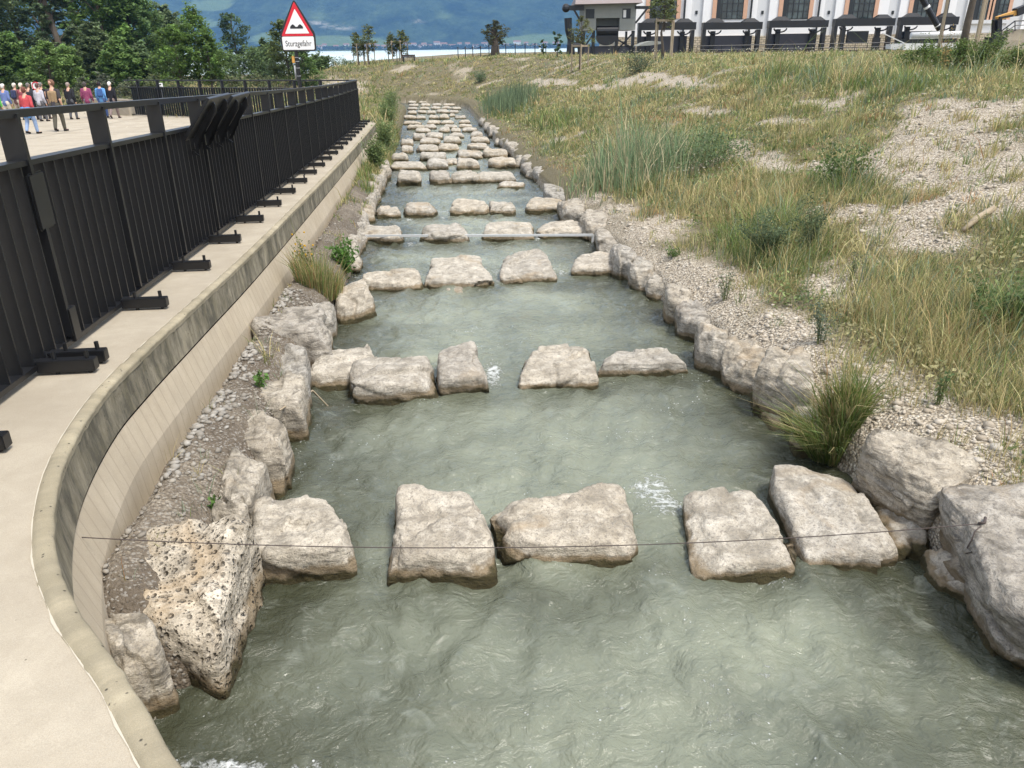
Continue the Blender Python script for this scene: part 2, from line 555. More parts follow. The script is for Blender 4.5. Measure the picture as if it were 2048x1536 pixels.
m = NT("gravel_and_soil")
co = m.coord()
v1 = m.n("TexVoronoi", feature='F1'); m.l(co, v1.inputs["Vector"]); v1.inputs["Scale"].default_value = 46
v2 = m.n("TexVoronoi", feature='F1'); m.l(co, v2.inputs["Vector"]); v2.inputs["Scale"].default_value = 85
sep = m.n("SeparateColor"); m.l(v1.outputs["Color"], sep.inputs[0])
sep2 = m.n("SeparateColor"); m.l(v2.outputs["Color"], sep2.inputs[0])
peb = m.ramp(sep.outputs[0], [(0.0, (0.28, 0.23, 0.165)), (0.35, (0.47, 0.405, 0.31)), (0.75, (0.61, 0.545, 0.44)), (1.0, (0.73, 0.675, 0.58))])
peb2 = m.ramp(sep2.outputs[0], [(0.0, (0.24, 0.195, 0.14)), (0.5, (0.47, 0.405, 0.31)), (1.0, (0.65, 0.585, 0.48))])
g = m.mix(m.ramp(m.noise(co, 9, 4), [(0.42, 0), (0.6, 1)]), peb, peb2)
g = m.mix(m.ramp(v1.outputs["Distance"], [(0.35, 0), (0.75, 0.75)]), g, (0.10, 0.082, 0.062))
dirt = m.mix(m.noise(co, 30, 5, 0.7), (0.070, 0.055, 0.040), (0.175, 0.145, 0.11))
spk = m.ramp(sep2.outputs[1], [(0.80, 0), (0.86, 1)])
dirt = m.mix(spk, dirt, (0.24, 0.22, 0.19))
sm = m.math('MULTIPLY', m.attr("soil"), m.ramp(m.noise(co, 3.5, 4), [(0.3, 0.7), (0.6, 1)]), True)
c = m.mix(sm, g, dirt)
vg = m.mix(m.noise(co, 14, 4, 0.7), (0.050, 0.045, 0.020), (0.17, 0.145, 0.075))
c = m.mix(m.math('MULTIPLY', m.attr("veg"), 0.85), c, vg)
m.set(base=c, rough=0.95, spec=0.2)
hh = m.math('ADD', m.math('MULTIPLY', m.math('SUBTRACT', 1, v1.outputs["Distance"]), 0.8), m.math('MULTIPLY', m.math('SUBTRACT', 1, v2.outputs["Distance"]), 0.4))
m.bump(m.math('ADD', hh, m.noise(co, 40, 4)), 0.9, 0.02)
M['ground'] = m.m
tag(npobj("ground", V, F, M['ground'], base=(0, 0, 0), smooth=True, attrs={"veg": veg.ravel(), "soil": soil.ravel()}), kind="structure")

# ------------------------------------------------------------------ stream water
wu = axis([(-3, 0.8, 0.1), (0.8, 10, 0.028), (10, 18, 0.045), (18, 34, 0.09), (34, UE + 1.0, 0.22)])
wt = axis([(-12, -2, 0.5), (-2, 3.2, 0.034), (3.2, 3.4, 0.2)])
U, T = np.meshgrid(wu, wt, indexing='ij')
ROWU = [ut(*onwater(x, y)[:2])[0] + 0.25 for x, y in ((900, 1150), (900, 785), (960, 570), (960, 486), (940, 433), (910, 370), (900, 340), (920, 321), (910, 305))]
sw = 0.55 * noise2(U * 0.55, T * 0.7, 2.0, 2)
flow = T + 0.35 * sw
amp = 0.010 + 0.012 * sstep(-0.4, 0.5, noise2(U * 0.5, T * 0.6, 5.0, 2))
wav = 1.6 * amp * (1.2 * noise2(U * 2.1 + sw * 2, flow * 3.0, 1.0, 2) + 0.8 * noise2(U * 4.2 + 2 * sw, flow * 7.5 + sw * 3, 8.0, 3))
rid = 1 - np.abs(noise2(U * 1.7 + 1.5 * sw, T * 3.2 - 1.2 * U * 0.3 + 2.5 * sw, 3.0, 3))
wav += 0.022 * (rid ** 4 - 0.4) * sstep(-0.3, 0.6, noise2(U * 0.7, T * 0.7, 12.0, 2) + 0.15)
for r in ROWU:
    s = U - r
    near = np.exp(-((s - 0.75) / 0.55) ** 2)
    wav += near * 0.022 * noise2(U * 3.8, T * 3.8, r, 3) - 0.03 * np.exp(-(s / 0.45) ** 2) * (0.5 + noise2(T * 1.3, r, 2.0, 2))
    wav += 0.025 * sstep(0.9, -0.4, s) * sstep(-1.4, -0.4, s)
Zw = zw(U) + wav - 0.01
X, Y = xy(U, T)
V = np.stack([X, Y, Zw], -1).reshape(-1, 3)
nu, nt = U.shape
idx = np.arange(nu * nt).reshape(nu, nt)
F = np.stack([idx[:-1, :-1], idx[:-1, 1:], idx[1:, 1:], idx[1:, :-1]], -1).reshape(-1, 4)
foam = np.zeros_like(U)
for px, py, rx, ry, a in [(1300, 980, 75, 45, .85), (1335, 1010, 50, 35, .85), (1260, 870, 70, 22, .55), (985, 745, 26, 34, 1.0), (790, 800, 90, 14, .6), (1345, 800, 60, 40, .35), (1400, 760, 40, 30, .5),
        (1400, 700, 40, 30, .45), (450, 1530, 120, 26, 1.05), (620, 1530, 90, 16, .8), (1470, 1440, 90, 50, .62), (1420, 1380, 60, 40, .45), (1540, 1340, 120, 40, .42), (1250, 1420, 300, 110, .33), (1000, 1400, 300, 110, .26),
        (745, 1140, 40, 40, .55), (1010, 690, 40, 18, .5), (1000, 560, 14, 12, 1.0), (1125, 545, 14, 10, .9), (900, 655, 160, 40, .36), (620, 900, 80, 60, .42), (700, 900, 120, 70, .3), (1310, 1150, 60, 20, .5), (1560, 1165, 90, 16, .55),
        (935, 480, 10, 10, .9), (1075, 475, 8, 10, .9), (820, 490, 12, 8, .9), (1180, 490, 14, 8, .7), (885, 435, 12, 6, .8), (960, 500, 160, 30, .33), (820, 440, 10, 6, .8), (1180, 960, 160, 60, .26), (1080, 860, 160, 60, .24)]:
    c, a1, b1 = (np.array(ut(*onwater(*p)[:2])) for p in ((px, py), (px + rx, py), (px, py - ry)))
    Ai = np.linalg.inv(np.stack([a1 - c, b1 - c], 1))
    du, dt = U - c[0], T - c[1]
    r2 = (Ai[0, 0] * du + Ai[0, 1] * dt) ** 2 + (Ai[1, 0] * du + Ai[1, 1] * dt) ** 2
    foam = np.maximum(foam, a * np.exp(-r2 * 0.9))
for r in ROWU[2:] + [26, 28, 30, 32, 34, 37, 40, 43, 46, 49, 52, 55]:
    foam = np.maximum(foam, 0.62 * np.exp(-((U - r - 0.5) / 0.4) ** 2))
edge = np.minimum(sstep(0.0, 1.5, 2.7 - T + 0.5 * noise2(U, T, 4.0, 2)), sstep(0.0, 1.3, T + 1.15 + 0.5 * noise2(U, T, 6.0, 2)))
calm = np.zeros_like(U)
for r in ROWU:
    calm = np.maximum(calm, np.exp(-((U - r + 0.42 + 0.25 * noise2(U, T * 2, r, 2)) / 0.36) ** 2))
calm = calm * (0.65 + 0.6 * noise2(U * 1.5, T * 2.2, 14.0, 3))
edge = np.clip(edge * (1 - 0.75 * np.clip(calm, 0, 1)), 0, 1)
m = NT("turbid_water")
co = m.coord()
mp = m.n("Mapping"); m.l(co, mp.inputs[0])
mp.inputs["Rotation"].default_value = (0, 0, -AZ)
mp.inputs["Scale"].default_value = (1.05, 1.25, 1)
fl = mp.outputs[0]
tur = m.noise(fl, 0.75, 5, 0.55, 0.8)
body = m.mix(m.ramp(tur, [(0.32, 0), (0.68, 1)]), (0.128, 0.142, 0.106), (0.228, 0.246, 0.182))
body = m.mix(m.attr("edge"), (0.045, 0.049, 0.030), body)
mic = m.noise(fl, 3.6, 6, 0.65, 1.8)
body = m.mix(m.ramp(mic, [(0.55, 0), (0.72, 0.22)]), body, (0.36, 0.385, 0.335))
fa = m.attr("foam")
f1 = m.noise(fl, 7.5, 8, 0.78, 1.6)
f2 = m.noise(co, 34, 4, 0.7, 0.6)
f3 = m.math('SUBTRACT', 1.0, m.math('ABSOLUTE', m.math('MULTIPLY', m.math('SUBTRACT', m.noise(fl, 4.2, 5, 0.6, 1.4), 0.5), 5.0)))
fn = m.math('ADD', m.math('ADD', m.math('MULTIPLY', f1, 0.53), m.math('MULTIPLY', f2, 0.33)), m.math('MULTIPLY', f3, 0.12))
th = m.math('SUBTRACT', 0.715, m.math('MULTIPLY', fa, 0.26))
fm = m.n("MapRange"); m.l(m.math('SUBTRACT', fn, th), fm.inputs[0])
fm.inputs[1].default_value, fm.inputs[2].default_value = -0.015, 0.10
bub = m.math('MULTIPLY', m.ramp(m.voro(co, 26), [(0.10, 1), (0.17, 0)]), m.ramp(m.math('ADD', m.noise(fl, 2.2, 5, 0.7), m.math('MULTIPLY', fa, 0.35)), [(0.60, 0), (0.72, 0.85)]))
fmask = m.math('MAXIMUM', fm.outputs[0], bub)
base = m.mix(m.math('MULTIPLY', fmask, 0.88), body, (0.80, 0.83, 0.82))
m.set(base=base, rough=m.math('ADD', 0.045, m.math('MULTIPLY', fmask, 0.6)), ior=1.40, spec=0.5)
w1 = m.noise(fl, 5.5, 6, 0.62, 0.9)
w2 = m.noise(fl, 15, 5, 0.62, 0.6)
w3 = m.math('ABSOLUTE', m.math('SUBTRACT', m.noise(fl, 3.0, 4, 0.55, 1.0), 0.5))
hgt = m.math('ADD', m.math('MULTIPLY', w1, 0.9), m.math('MULTIPLY', w2, 0.30))
hgt = m.math('SUBTRACT', hgt, m.math('MULTIPLY', w3, 0.75))
m.bump(m.math('ADD', hgt, m.math('MULTIPLY', fmask, 0.25)), 0.75, 0.06)
M['water'] = m.m
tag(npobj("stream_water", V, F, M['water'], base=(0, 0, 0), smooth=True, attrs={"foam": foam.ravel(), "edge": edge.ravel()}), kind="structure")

# ------------------------------------------------------------------ lake
m = NT("lake_water")
co = m.coord("Object", (0.02, 0.1, 1))
m.set(base=m.mix(m.noise(co, 0.8, 3), (0.50, 0.60, 0.60), (0.60, 0.69, 0.67)), rough=0.35, ior=1.333, spec=0.25)  # sky mirrored by rough waves is put into the pale base colour
m.bump(m.noise(co, 3.0, 5), 0.5, 0.6)
M['lake'] = m.m
V = [(-5200, 90, -7), (5200, 90, -7), (5200, 2700, -7), (-5200, 2700, -7)]
tag(npobj("lake", V, np.array([[0, 1, 2, 3]]), M['lake'], base=(0, 90, -7)), kind="structure")

# ------------------------------------------------------------------ hills across the lake
hx = np.linspace(-5000, 5000, 420)
hy = np.concatenate([np.linspace(2560, 3000, 70), np.linspace(3015, 4700, 60)])
HX, HY = np.meshgrid(hx, hy)
n1 = noise2(HX / 900, HY / 900, 1.0, 5)
n2 = noise2(HX / 160, HY / 160, 3.0, 4)
sh = 2575 + 60 * noise2(HX / 700, HX * 0, 2.0, 2)
s = np.maximum(HY - sh, 0)
HZ = -9 + np.interp(s, [0, 15, 140, 420, 1000, 2200], [0, 3, 26, 170, 430, 640]) * (1 + 0.28 * n1) + np.minimum(s * 0.05, 22) * n2
ar = lambda x, y: np.exp(-(x * x + y * y))
def px_of(Xh, Yh, Zh):
    dx, dy, dz = Xh, Yh * CT - Zh * ST, Yh * ST + Zh * CT
    a, b = dx / dy, dz / dy
    a, b = a * math.cos(ROLL) - b * math.sin(ROLL), a * math.sin(ROLL) + b * math.cos(ROLL)
    return a, b
ang_x, ang_z = HX / HY * 1681, HZ / HY * 1681          # bearing and height as seen from the site, to set the land use
nv = noise2(HX / 140, HY / 140, 8.0, 4)
vx = ang_x + 1024
vine = np.maximum.reduce([sstep(0.62, 0.3, np.hypot((vx - 700) / 260, (ang_z - 8) / 34)), sstep(0.62, 0.35, np.hypot((vx - 1090) / 230, (ang_z - 4) / 34)), sstep(.6, .35, np.hypot((vx - 445) / 90, (ang_z - 82) / 26)), sstep(.6, .35, np.hypot((vx - 420) / 80, (ang_z - 48) / 18)), sstep(.6, .35, np.hypot((vx - 560) / 90, (ang_z - 20) / 24))])
vine = 0.85 * sstep(0.35, 0.75, vine + 0.6 * nv)
cliff = np.maximum(sstep(0.7, 0.3, np.hypot((vx - 675) / 85, (ang_z - 42 + (vx - 675) * 0.14) / 11)), sstep(0.7, 0.3, np.hypot((vx - 848) / 22, (ang_z - 46) / 13))) * sstep(-0.1, 0.3, noise2(HX / 60, HZ / 25, 4.0, 4))
cliff = np.maximum(cliff, 0.5 * sstep(.75, .3, np.hypot((vx - 770) / 60, (ang_z - 22) / 6)) * sstep(.1, .4, nv))
m = NT("wooded_hillside")
co = m.coord()
fo = m.mix(m.ramp(m.noise(co, 0.012, 8, 0.72), [(0.38, 0), (0.62, 1)]), (0.006, 0.014, 0.010), (0.055, 0.085, 0.042))
fo = m.mix(m.ramp(m.voro(co, 0.06), [(0.2, 0.0), (0.8, 0.5)]), fo, (0.010, 0.022, 0.016))
vi = m.mix(m.noise(m.coord("Object", (1, 1, 6)), 0.012, 6, 0.65), (0.07, 0.115, 0.045), (0.17, 0.215, 0.09))
c = m.mix(m.attr("vine"), fo, vi)
c = m.mix(m.math('MULTIPLY', m.attr("cliff"), m.ramp(m.noise(m.coord("Object", (1, 1, 2)), 0.03, 6, 0.7), [(0.42, 0), (0.58, 0.8)])), c, (0.36, 0.33, 0.29))
m.set(base=c, rough=1.0, spec=0.0)
m.bump(m.noise(co, 0.03, 6, 0.7), 0.8, 18)
V = np.stack([HX, HY, HZ], -1).reshape(-1, 3)
idx = np.arange(HX.size).reshape(HX.shape)
F = np.stack([idx[:-1, :-1], idx[:-1, 1:], idx[1:, 1:], idx[1:, :-1]], -1).reshape(-1, 4)
tag(npobj("hills", V, F, m.m, base=(0, 2600, -9), smooth=True, attrs={"vine": vine.ravel(), "cliff": cliff.ravel()}), kind="structure")

# ------------------------------------------------------------------ plaza slab and the concrete wall along the stream
BC = (30.0, -2.4)                                          # corner of the railing
be = onplat(262, 231)                                       # far end of the back railing
BE = ut(be[0], be[1])
bd = np.array([BE[0] - BC[0], BE[1] - BC[1]])
bd /= np.linalg.norm(bd)
bn = np.array([-bd[1], bd[0]])
if bn[0] < 0: bn = -bn
rimk = np.array([(0.40, 5.0), (0.45, 3.5), (0.55, 1.6), (0.72, 0.55), (0.98, -0.12), (1.23, -0.46), (1.47, -0.70), (1.83, -0.96), (2.16, -1.22), (2.6, -1.48), (3.25, -1.71), (4.03, -1.84), (4.7, -1.86), (5.83, -1.84), (8.08, -1.80), (13, -1.80), (22, -1.80), (29.6, -1.80)])
def catmull(k, n=8):
    k = np.vstack([2 * k[0] - k[1], k, 2 * k[-1] - k[-2]])
    out = []
    for i in range(1, len(k) - 2):
        for s in np.linspace(0, 1, n, endpoint=False):
            a, b, c, d = k[i - 1:i + 3]
            out.append(0.5 * (2 * b + (c - a) * s + (2 * a - 5 * b + 4 * c - d) * s * s + (3 * b - a - 3 * c + d) * s ** 3))
    return np.array(out + [k[-2]])
rim = catmull(rimk, 10)
tail = [(30.05, -1.85), (30.4, -2.0), (30.6, -2.25)]
edge_end = np.array(BE) + bn * 0.5
tail += [tuple(np.array([30.6, -2.45]) * (1 - k) + edge_end * k) for k in np.linspace(0, 1, 14)]
rim = np.vstack([rim, tail])
seg = np.diff(rim, axis=0)
tang = np.vstack([seg, seg[-1:]]) + np.vstack([seg[:1], seg])
tang /= np.linalg.norm(tang, axis=1)[:, None]
nrm = np.stack([-tang[:, 1], tang[:, 0]], 1)               # towards the stream
nrm *= np.sign(nrm[5] @ np.array([1.0, 0.3]))
slen = np.concatenate([[0], np.cumsum(np.linalg.norm(seg, axis=1))])

def concrete(name, c0, c1, streak=0.0, boards=0.0, speck=0.5):
    m = NT(name)
    co = m.coord()
    sv = m.n("CombineXYZ")
    m.l(m.attr("s"), sv.inputs[0])
    m.l(m.math('MULTIPLY', m.attr("hh"), 0.35), sv.inputs[1])
    c = m.mix(m.ramp(m.noise(co, 1.3, 5, 0.6), [(0.3, 0), (0.7, 1)]), c0, c1)
    c = m.mix(m.ramp(m.noise(co, 4.5, 6, 0.7, 0.6), [(0.42, 0.30), (0.62, 0)]), c, tuple(x * 0.80 for x in c0))
    c = m.mix(m.ramp(m.noise(co, 0.5, 4, 0.6, 1.0), [(0.50, 0), (0.68, 0.35)]), c, tuple(x * 0.84 for x in c0))
    gr = m.noise(co, 260, 3, 0.7)
    c = m.mix(m.ramp(gr, [(0.35, 0.35), (0.6, 0)]), c, tuple(x * 0.62 for x in c0))
    c = m.mix(m.ramp(m.noise(co, 420, 2, 0.6), [(0.6, 0), (0.7, 0.4)]), c, tuple(min(1, x * 1.3) for x in c1))
    h = gr
    if not speck:
        ve = m.voro(m.coord("Object", (1, .45, 1)), 0.55, 'DISTANCE_TO_EDGE')
        c = m.mix(m.math('MULTIPLY', m.ramp(ve, [(0.0, 1), (0.006, 0)]), m.ramp(m.noise(co, .8, 3), [(.45, 0), (.6, .45)])), c, tuple(min(1, x * 1.25) for x in c1))
        sp_ = m.voro(co, 9)
        c = m.mix(m.math('MULTIPLY', m.ramp(sp_, [(0.025, 1), (0.04, 0)]), 0.7), c, (0.09, 0.075, 0.05))
    if streak:
        st = m.noise(sv.outputs[0], 4.2, 5, 0.7, 0.3)
        st2 = m.noise(sv.outputs[0], 16, 4, 0.7)
        sm = m.math('ADD', m.math('MULTIPLY', st, 0.75), m.math('MULTIPLY', st2, 0.3))
        c = m.mix(m.ramp(sm, [(0.45, streak), (0.66, 0)]), c, (0.085, 0.078, 0.058))
        c = m.mix(m.ramp(m.noise(co, 7, 5, 0.7), [(0.5, 0), (0.75, 0.5 * streak)]), c, (0.20, 0.175, 0.10))
    if boards:
        w = m.n("TexWave"); m.l(sv.outputs[0], w.inputs[0]); w.inputs["Scale"].default_value = 2.6
        ln = m.ramp(w.outputs[0], [(0.0, 1), (0.05, 0)])
        c = m.mix(m.math('MULTIPLY', ln, boards), c, tuple(x * 0.5 for x in c0))
        c = m.mix(m.ramp(m.noise(sv.outputs[0], 9, 3, 0.6), [(0.4, 0.25), (0.6, 0)]), c, tuple(x * 0.72 for x in c0))
    if speck:
        v = m.voro(co, 30)
        pit = m.ramp(v, [(0.10, 1), (0.2, 0)])
        pm = m.math('MULTIPLY', pit, m.ramp(m.noise(co, 9, 3), [(0.5, 0), (0.56, 1)]))
        c = m.mix(m.math('MULTIPLY', pm, speck), c, (0.05, 0.045, 0.035))
        h = m.math('SUBTRACT', gr, m.math('MULTIPLY', pm, 2 * speck))
    m.set(base=c, rough=0.9, spec=0.25)
    m.bump(h, 0.35, 0.006)
    return m.m
M['plaza'] = concrete("sanded_concrete", (0.335, 0.29, 0.222), (0.45, 0.40, 0.315), speck=0.0)
M['fascia'] = concrete("stained_concrete", (0.30, 0.265, 0.19), (0.42, 0.375, 0.28), streak=0.95, speck=0.6)
M['lower'] = concrete("boarded_concrete", (0.44, 0.37, 0.27), (0.54, 0.47, 0.36), boards=0.35, speck=0.15)
M['bead'] = concrete("rough_concrete_edge", (0.33, 0.285, 0.195), (0.50, 0.44, 0.32), streak=0.35, speck=1.0)
M['white_line'] = flat("lime_joint", (0.46, 0.42, 0.34), 0.9)

def sweep(prof, name, mat, parent=None, smooth=True, jit=0.0):
    n, k = len(rim), len(prof)
    V, S, H = [], [], []
    for i in range(n):
        u0, t0 = rim[i]
        for (o, h) in prof:
            u, t = u0 + nrm[i][0] * o, t0 + nrm[i][1] * o
            V.append(P(u, t, zplat(u0) + h))
            S.append(slen[i]); H.append(h)
    V = np.array(V)
    if jit:
        V += jit * np.stack([noise3(V * 22), noise3(V * 22 + 50), noise3(V * 22 + 90)], -1)
    idx = np.arange(n * k).reshape(n, k)
    F = np.stack([idx[:-1, :-1], idx[:-1, 1:], idx[1:, 1:], idx[1:, :-1]], -1).reshape(-1, 4)
    return npobj(name, V, F, mat, parent, attrs={"s": S, "hh": H}, smooth=smooth)
# denser rim for the rough bead
_s = np.arange(0, slen[-1], 0.05)
rim = np.stack([np.interp(_s, slen, rim[:, 0]), np.interp(_s, slen, rim[:, 1])], 1)
nrm = np.stack([np.interp(_s, slen, nrm[:, 0]), np.interp(_s, slen, nrm[:, 1])], 1)
nrm /= np.linalg.norm(nrm, axis=1)[:, None]
slen = _s
wall = empty("retaining_wall", P(8, -1.8, zplat(8) - 1.0), "curved concrete retaining wall with dark streaks between the plaza edge and the gravel strip", "wall")
ang = np.linspace(math.pi * 0.93, -0.35, 8)
bead = [(-0.075, -0.02), (-0.074, 0.002)] + [(-0.035 + 0.038 * math.cos(a), -0.002 + 0.020 * math.sin(a)) for a in ang]
sweep(bead + [(0.0, -0.03)], "rounded_edge", M['bead'], wall, jit=0.006)
sweep([(-0.004, -0.028), (-0.002, -0.10), (0.006, -0.18), (0.012, -0.245), (-0.01, -0.249), (-0.01, -0.265)], "stained_fascia", M['fascia'], wall, smooth=False)
sweep([(0.006, -0.262), (0.03, -0.35), (0.07, -0.5), (0.17, -1.6)], "lower_face", M['lower'], wall, smooth=False)

tr_u = np.concatenate([np.arange(-8, 0.4, 0.4), rim[:np.argmax(rim[:, 0])][::3, 0]])
order = np.argsort(rim[:600, 0])
iu = np.linspace(-8, 43.0, 260)
k_end = int(np.argmax(rim[:, 0] > 30.0))
rr = rim[:k_end]; rr = rr[np.argsort(rr[:, 0])]
def tright(u):
    if u < rr[0, 0]: return 5.0 - 0.0
    if u <= 30.0: return float(np.interp(u, rr[:, 0], rr[:, 1])) - 0.074
    pts = rim[k_end:]
    best = np.interp(u, pts[:, 0], pts[:, 1])
    return float(best)
V, frs = [], np.concatenate([np.linspace(0, 0.9, 20), np.linspace(0.92, 1, 8)])
iu = np.unique(np.concatenate([np.linspace(-8, 0.3, 12), np.linspace(0.38, 5, 160), np.linspace(5, 29.9, 120), np.linspace(30.0, 42.5, 60)]))
for u in iu:
    tr = tright(u)
    for f in frs:
        t = -48 + (tr + 48) * f
        V.append(P(u, t, zplat(u)))
V = np.array(V)
k = len(frs)
idx = np.arange(len(iu) * k).reshape(len(iu), k)
F = np.stack([idx[:-1, :-1], idx[:-1, 1:], idx[1:, 1:], idx[1:, :-1]], -1).reshape(-1, 4)
tag(npobj("plaza", V, F, M['plaza'], base=P(0, -5, zplat(0))), kind="structure")
# joints in the paving: thin dark strips lying in the slab
mj = flat("joint", (0.16, 0.135, 0.105), 0.95)
for (a, b) in [((10.5, -2.7), (10.5, -30)), ((19.5, -2.7), (19.5, -38)), ((28, -4), (28, -40)), ((3, -12), (42, -12)), ((3, -21), (42, -21))]:
    a, b = np.array(a, float), np.array(b, float)
    d = (b - a) / np.linalg.norm(b - a)
    w = np.array([-d[1], d[0]]) * 0.012
    V = []
    for s in np.linspace(0, 1, 40):
        p = a + (b - a) * s
        for sg in (1, -1):
            qv = p + sg * w
            V.append(P(qv[0], qv[1], zplat(qv[0]) + 0.004))
    idx = np.arange(80).reshape(40, 2)
    F = np.stack([idx[:-1, 0], idx[:-1, 1], idx[1:, 1], idx[1:, 0]], -1)
    tag(npobj("paving_joint", V, F, mj, base=V[0]), kind="structure")
# thin pale joint line behind the bead
n = len(rim)
V = []
for i in range(k_end):
    for o in (min(-0.0725, -0.076 + 0.010 * noise3(np.array([slen[i] * 7, 0, 0]))), -0.072):
        u, t = rim[i] + nrm[i] * o
        V.append(P(u, t, zplat(rim[i][0]) + 0.004))
idx = np.arange(len(V)).reshape(-1, 2)
F = np.stack([idx[:-1, 0], idx[:-1, 1], idx[1:, 1], idx[1:, 0]], -1)
npobj("joint_line", np.array(V), F, M['white_line'], wall)

# ------------------------------------------------------------------ rocks
_cube = {}
def cubegrid(n):
    if n in _cube: return _cube[n]
    a = np.linspace(-1, 1, n + 1)
    vm, V, Q = {}, [], []
    def vid(p):
        k = tuple(np.round(p, 5))
        if k not in vm:
            vm[k] = len(V); V.append(p)
        return vm[k]
    for ax in range(3):
        for sg in (-1, 1):
            if ax == 2 and sg == -1: continue
            g = [[None] * (n + 1) for _ in range(n + 1)]
            for i in range(n + 1):
                for j in range(n + 1):
                    p = [0, 0, 0]
                    p[ax] = sg; p[(ax + 1) % 3] = a[i]; p[(ax + 2) % 3] = a[j]
                    g[i][j] = vid(p)
            for i in range(n):
                for j in range(n):
                    f = (g[i][j], g[i + 1][j], g[i + 1][j + 1], g[i][j + 1])
                    Q.append(f if sg > 0 else f[::-1])
    _cube[n] = (np.array(V, float), np.array(Q))
    return _cube[n]

def rock(name, quad, hb, hf, mat, base_z, n=20, seed=0, bot=-0.4, flare=0.06, k=5.0, rough=1.0, cuts=4):
    """quad: four ground points (x, y) back-left, back-right, front-right, front-left of the top face"""
    r = np.random.default_rng(seed + 100)
    V, Q = cubegrid(n)
    p = V / ((np.abs(V) ** k).sum(1) ** (1 / k))[:, None]
    off = r.uniform(0, 200, 3)
    p = p + 0.055 * rough * np.stack([noise3(p * 1.2 + off), noise3(p * 1.2 + off + 31), 0.8 * noise3(p * 1.2 + off + 67)], -1)
    for c in range(cuts):
        d = r.normal(size=3)
        d[2] = abs(d[2]) * 0.9 + 0.15
        d /= np.linalg.norm(d)
        sup = (p @ d).max()
        lim = sup * r.uniform(0.84, 0.95)
        e = p @ d - lim
        p = p - np.where(e > 0, e * 0.88, 0)[:, None] * d
    nc = 15                                   # chiselled facets: each patch of the surface tilts its own way
    sd = r.normal(size=(nc, 3)); sd /= np.linalg.norm(sd, axis=1)[:, None]; sd *= 1.1
    gd = r.normal(size=(nc, 3)) * 0.13 * rough
    pw = p + 0.05 * np.stack([noise3(p * 2.5 + off), noise3(p * 2.5 + off + 9), noise3(p * 2.5 + off + 19)], -1)
    dist = ((pw[:, None] - sd[None]) ** 2).sum(-1)
    ci = dist.argmin(1)
    pn = p / (np.linalg.norm(p, axis=1)[:, None] + 1e-6)
    p = p + pn * np.clip(((p - sd[ci]) * gd[ci]).sum(1), -.10, .10)[:, None]
    p = p * np.array([1.07, 1.07, 1.0])
    a, b = (p[:, 0] + 1) / 2, (p[:, 1] + 1) / 2
    bl, br, fr, fl = (np.array(q[:2], float) for q in quad)
    g = (fl[None] * ((1 - a) * (1 - b))[:, None] + fr[None] * (a * (1 - b))[:, None] + bl[None] * ((1 - a) * b)[:, None] + br[None] * (a * b)[:, None])
    cen = (bl + br + fr + fl) / 4
    zt = hf * (1 - b) + hb * b
    w = (p[:, 2] + 1) / 2
    z = bot + (zt - bot) * w
    fl_ = flare * (1 - np.clip((z - 0) / np.maximum(zt, 0.05), -0.4, 1))
    g = cen + (g - cen) * (1 + fl_)[:, None]
    W = np.concatenate([g, z[:, None]], 1)
    size = np.linalg.norm(br - bl)
    d = W - np.array([cen[0], cen[1], (hb + bot) / 2])
    d /= np.linalg.norm(d, axis=1)[:, None] + 1e-6
    s2 = min(size, 0.8)
    ridge = 1 - 2 * np.abs(noise3(W * 3.1 / s2 * 0.6 + off))
    W = W + d * (0.026 * s2 * rough * fbm(W * 3.2 / s2 + off, 5) + 0.012 * s2 * rough * ridge + (0.012 * rough * fbm(W * 16 + off, 3) if n > 12 else 0))[:, None]
    rel = W[:, 2] / np.maximum(zt, 0.04)
    W[:, 2] += base_z
    o = npobj(name, W, Q, mat, base=(cen[0], cen[1], base_z), smooth=True, attrs={'rel': rel})
    return o

def pxrock(name, quad, hb, hf, mat, grow=None, **kw):
    pts = []
    for i, (px, py) in enumerate(quad):
        q = onwater(px, py, hb if i < 2 else hf)
        pts.append(q[:2])
    c = np.mean(pts, 0)
    if grow:
        pts = [np.array(p_) + (np.array(grow) if i_ in (0, 3) else 0) for i_, p_ in enumerate(pts)]
    return rock(name, pts, hb, hf, mat, float(zw(ut(*c)[0])), **kw)

ORD = ["first", "second", "third", "fourth", "fifth", "sixth", "seventh", "eighth", "ninth", "tenth", "eleventh", "twelfth", "thirteenth", "fourteenth", "fifteenth", "sixteenth", "seventeenth", "eighteenth", "nineteenth", "twentieth", "twenty-first", "twenty-second", "twenty-third", "twenty-fourth"]
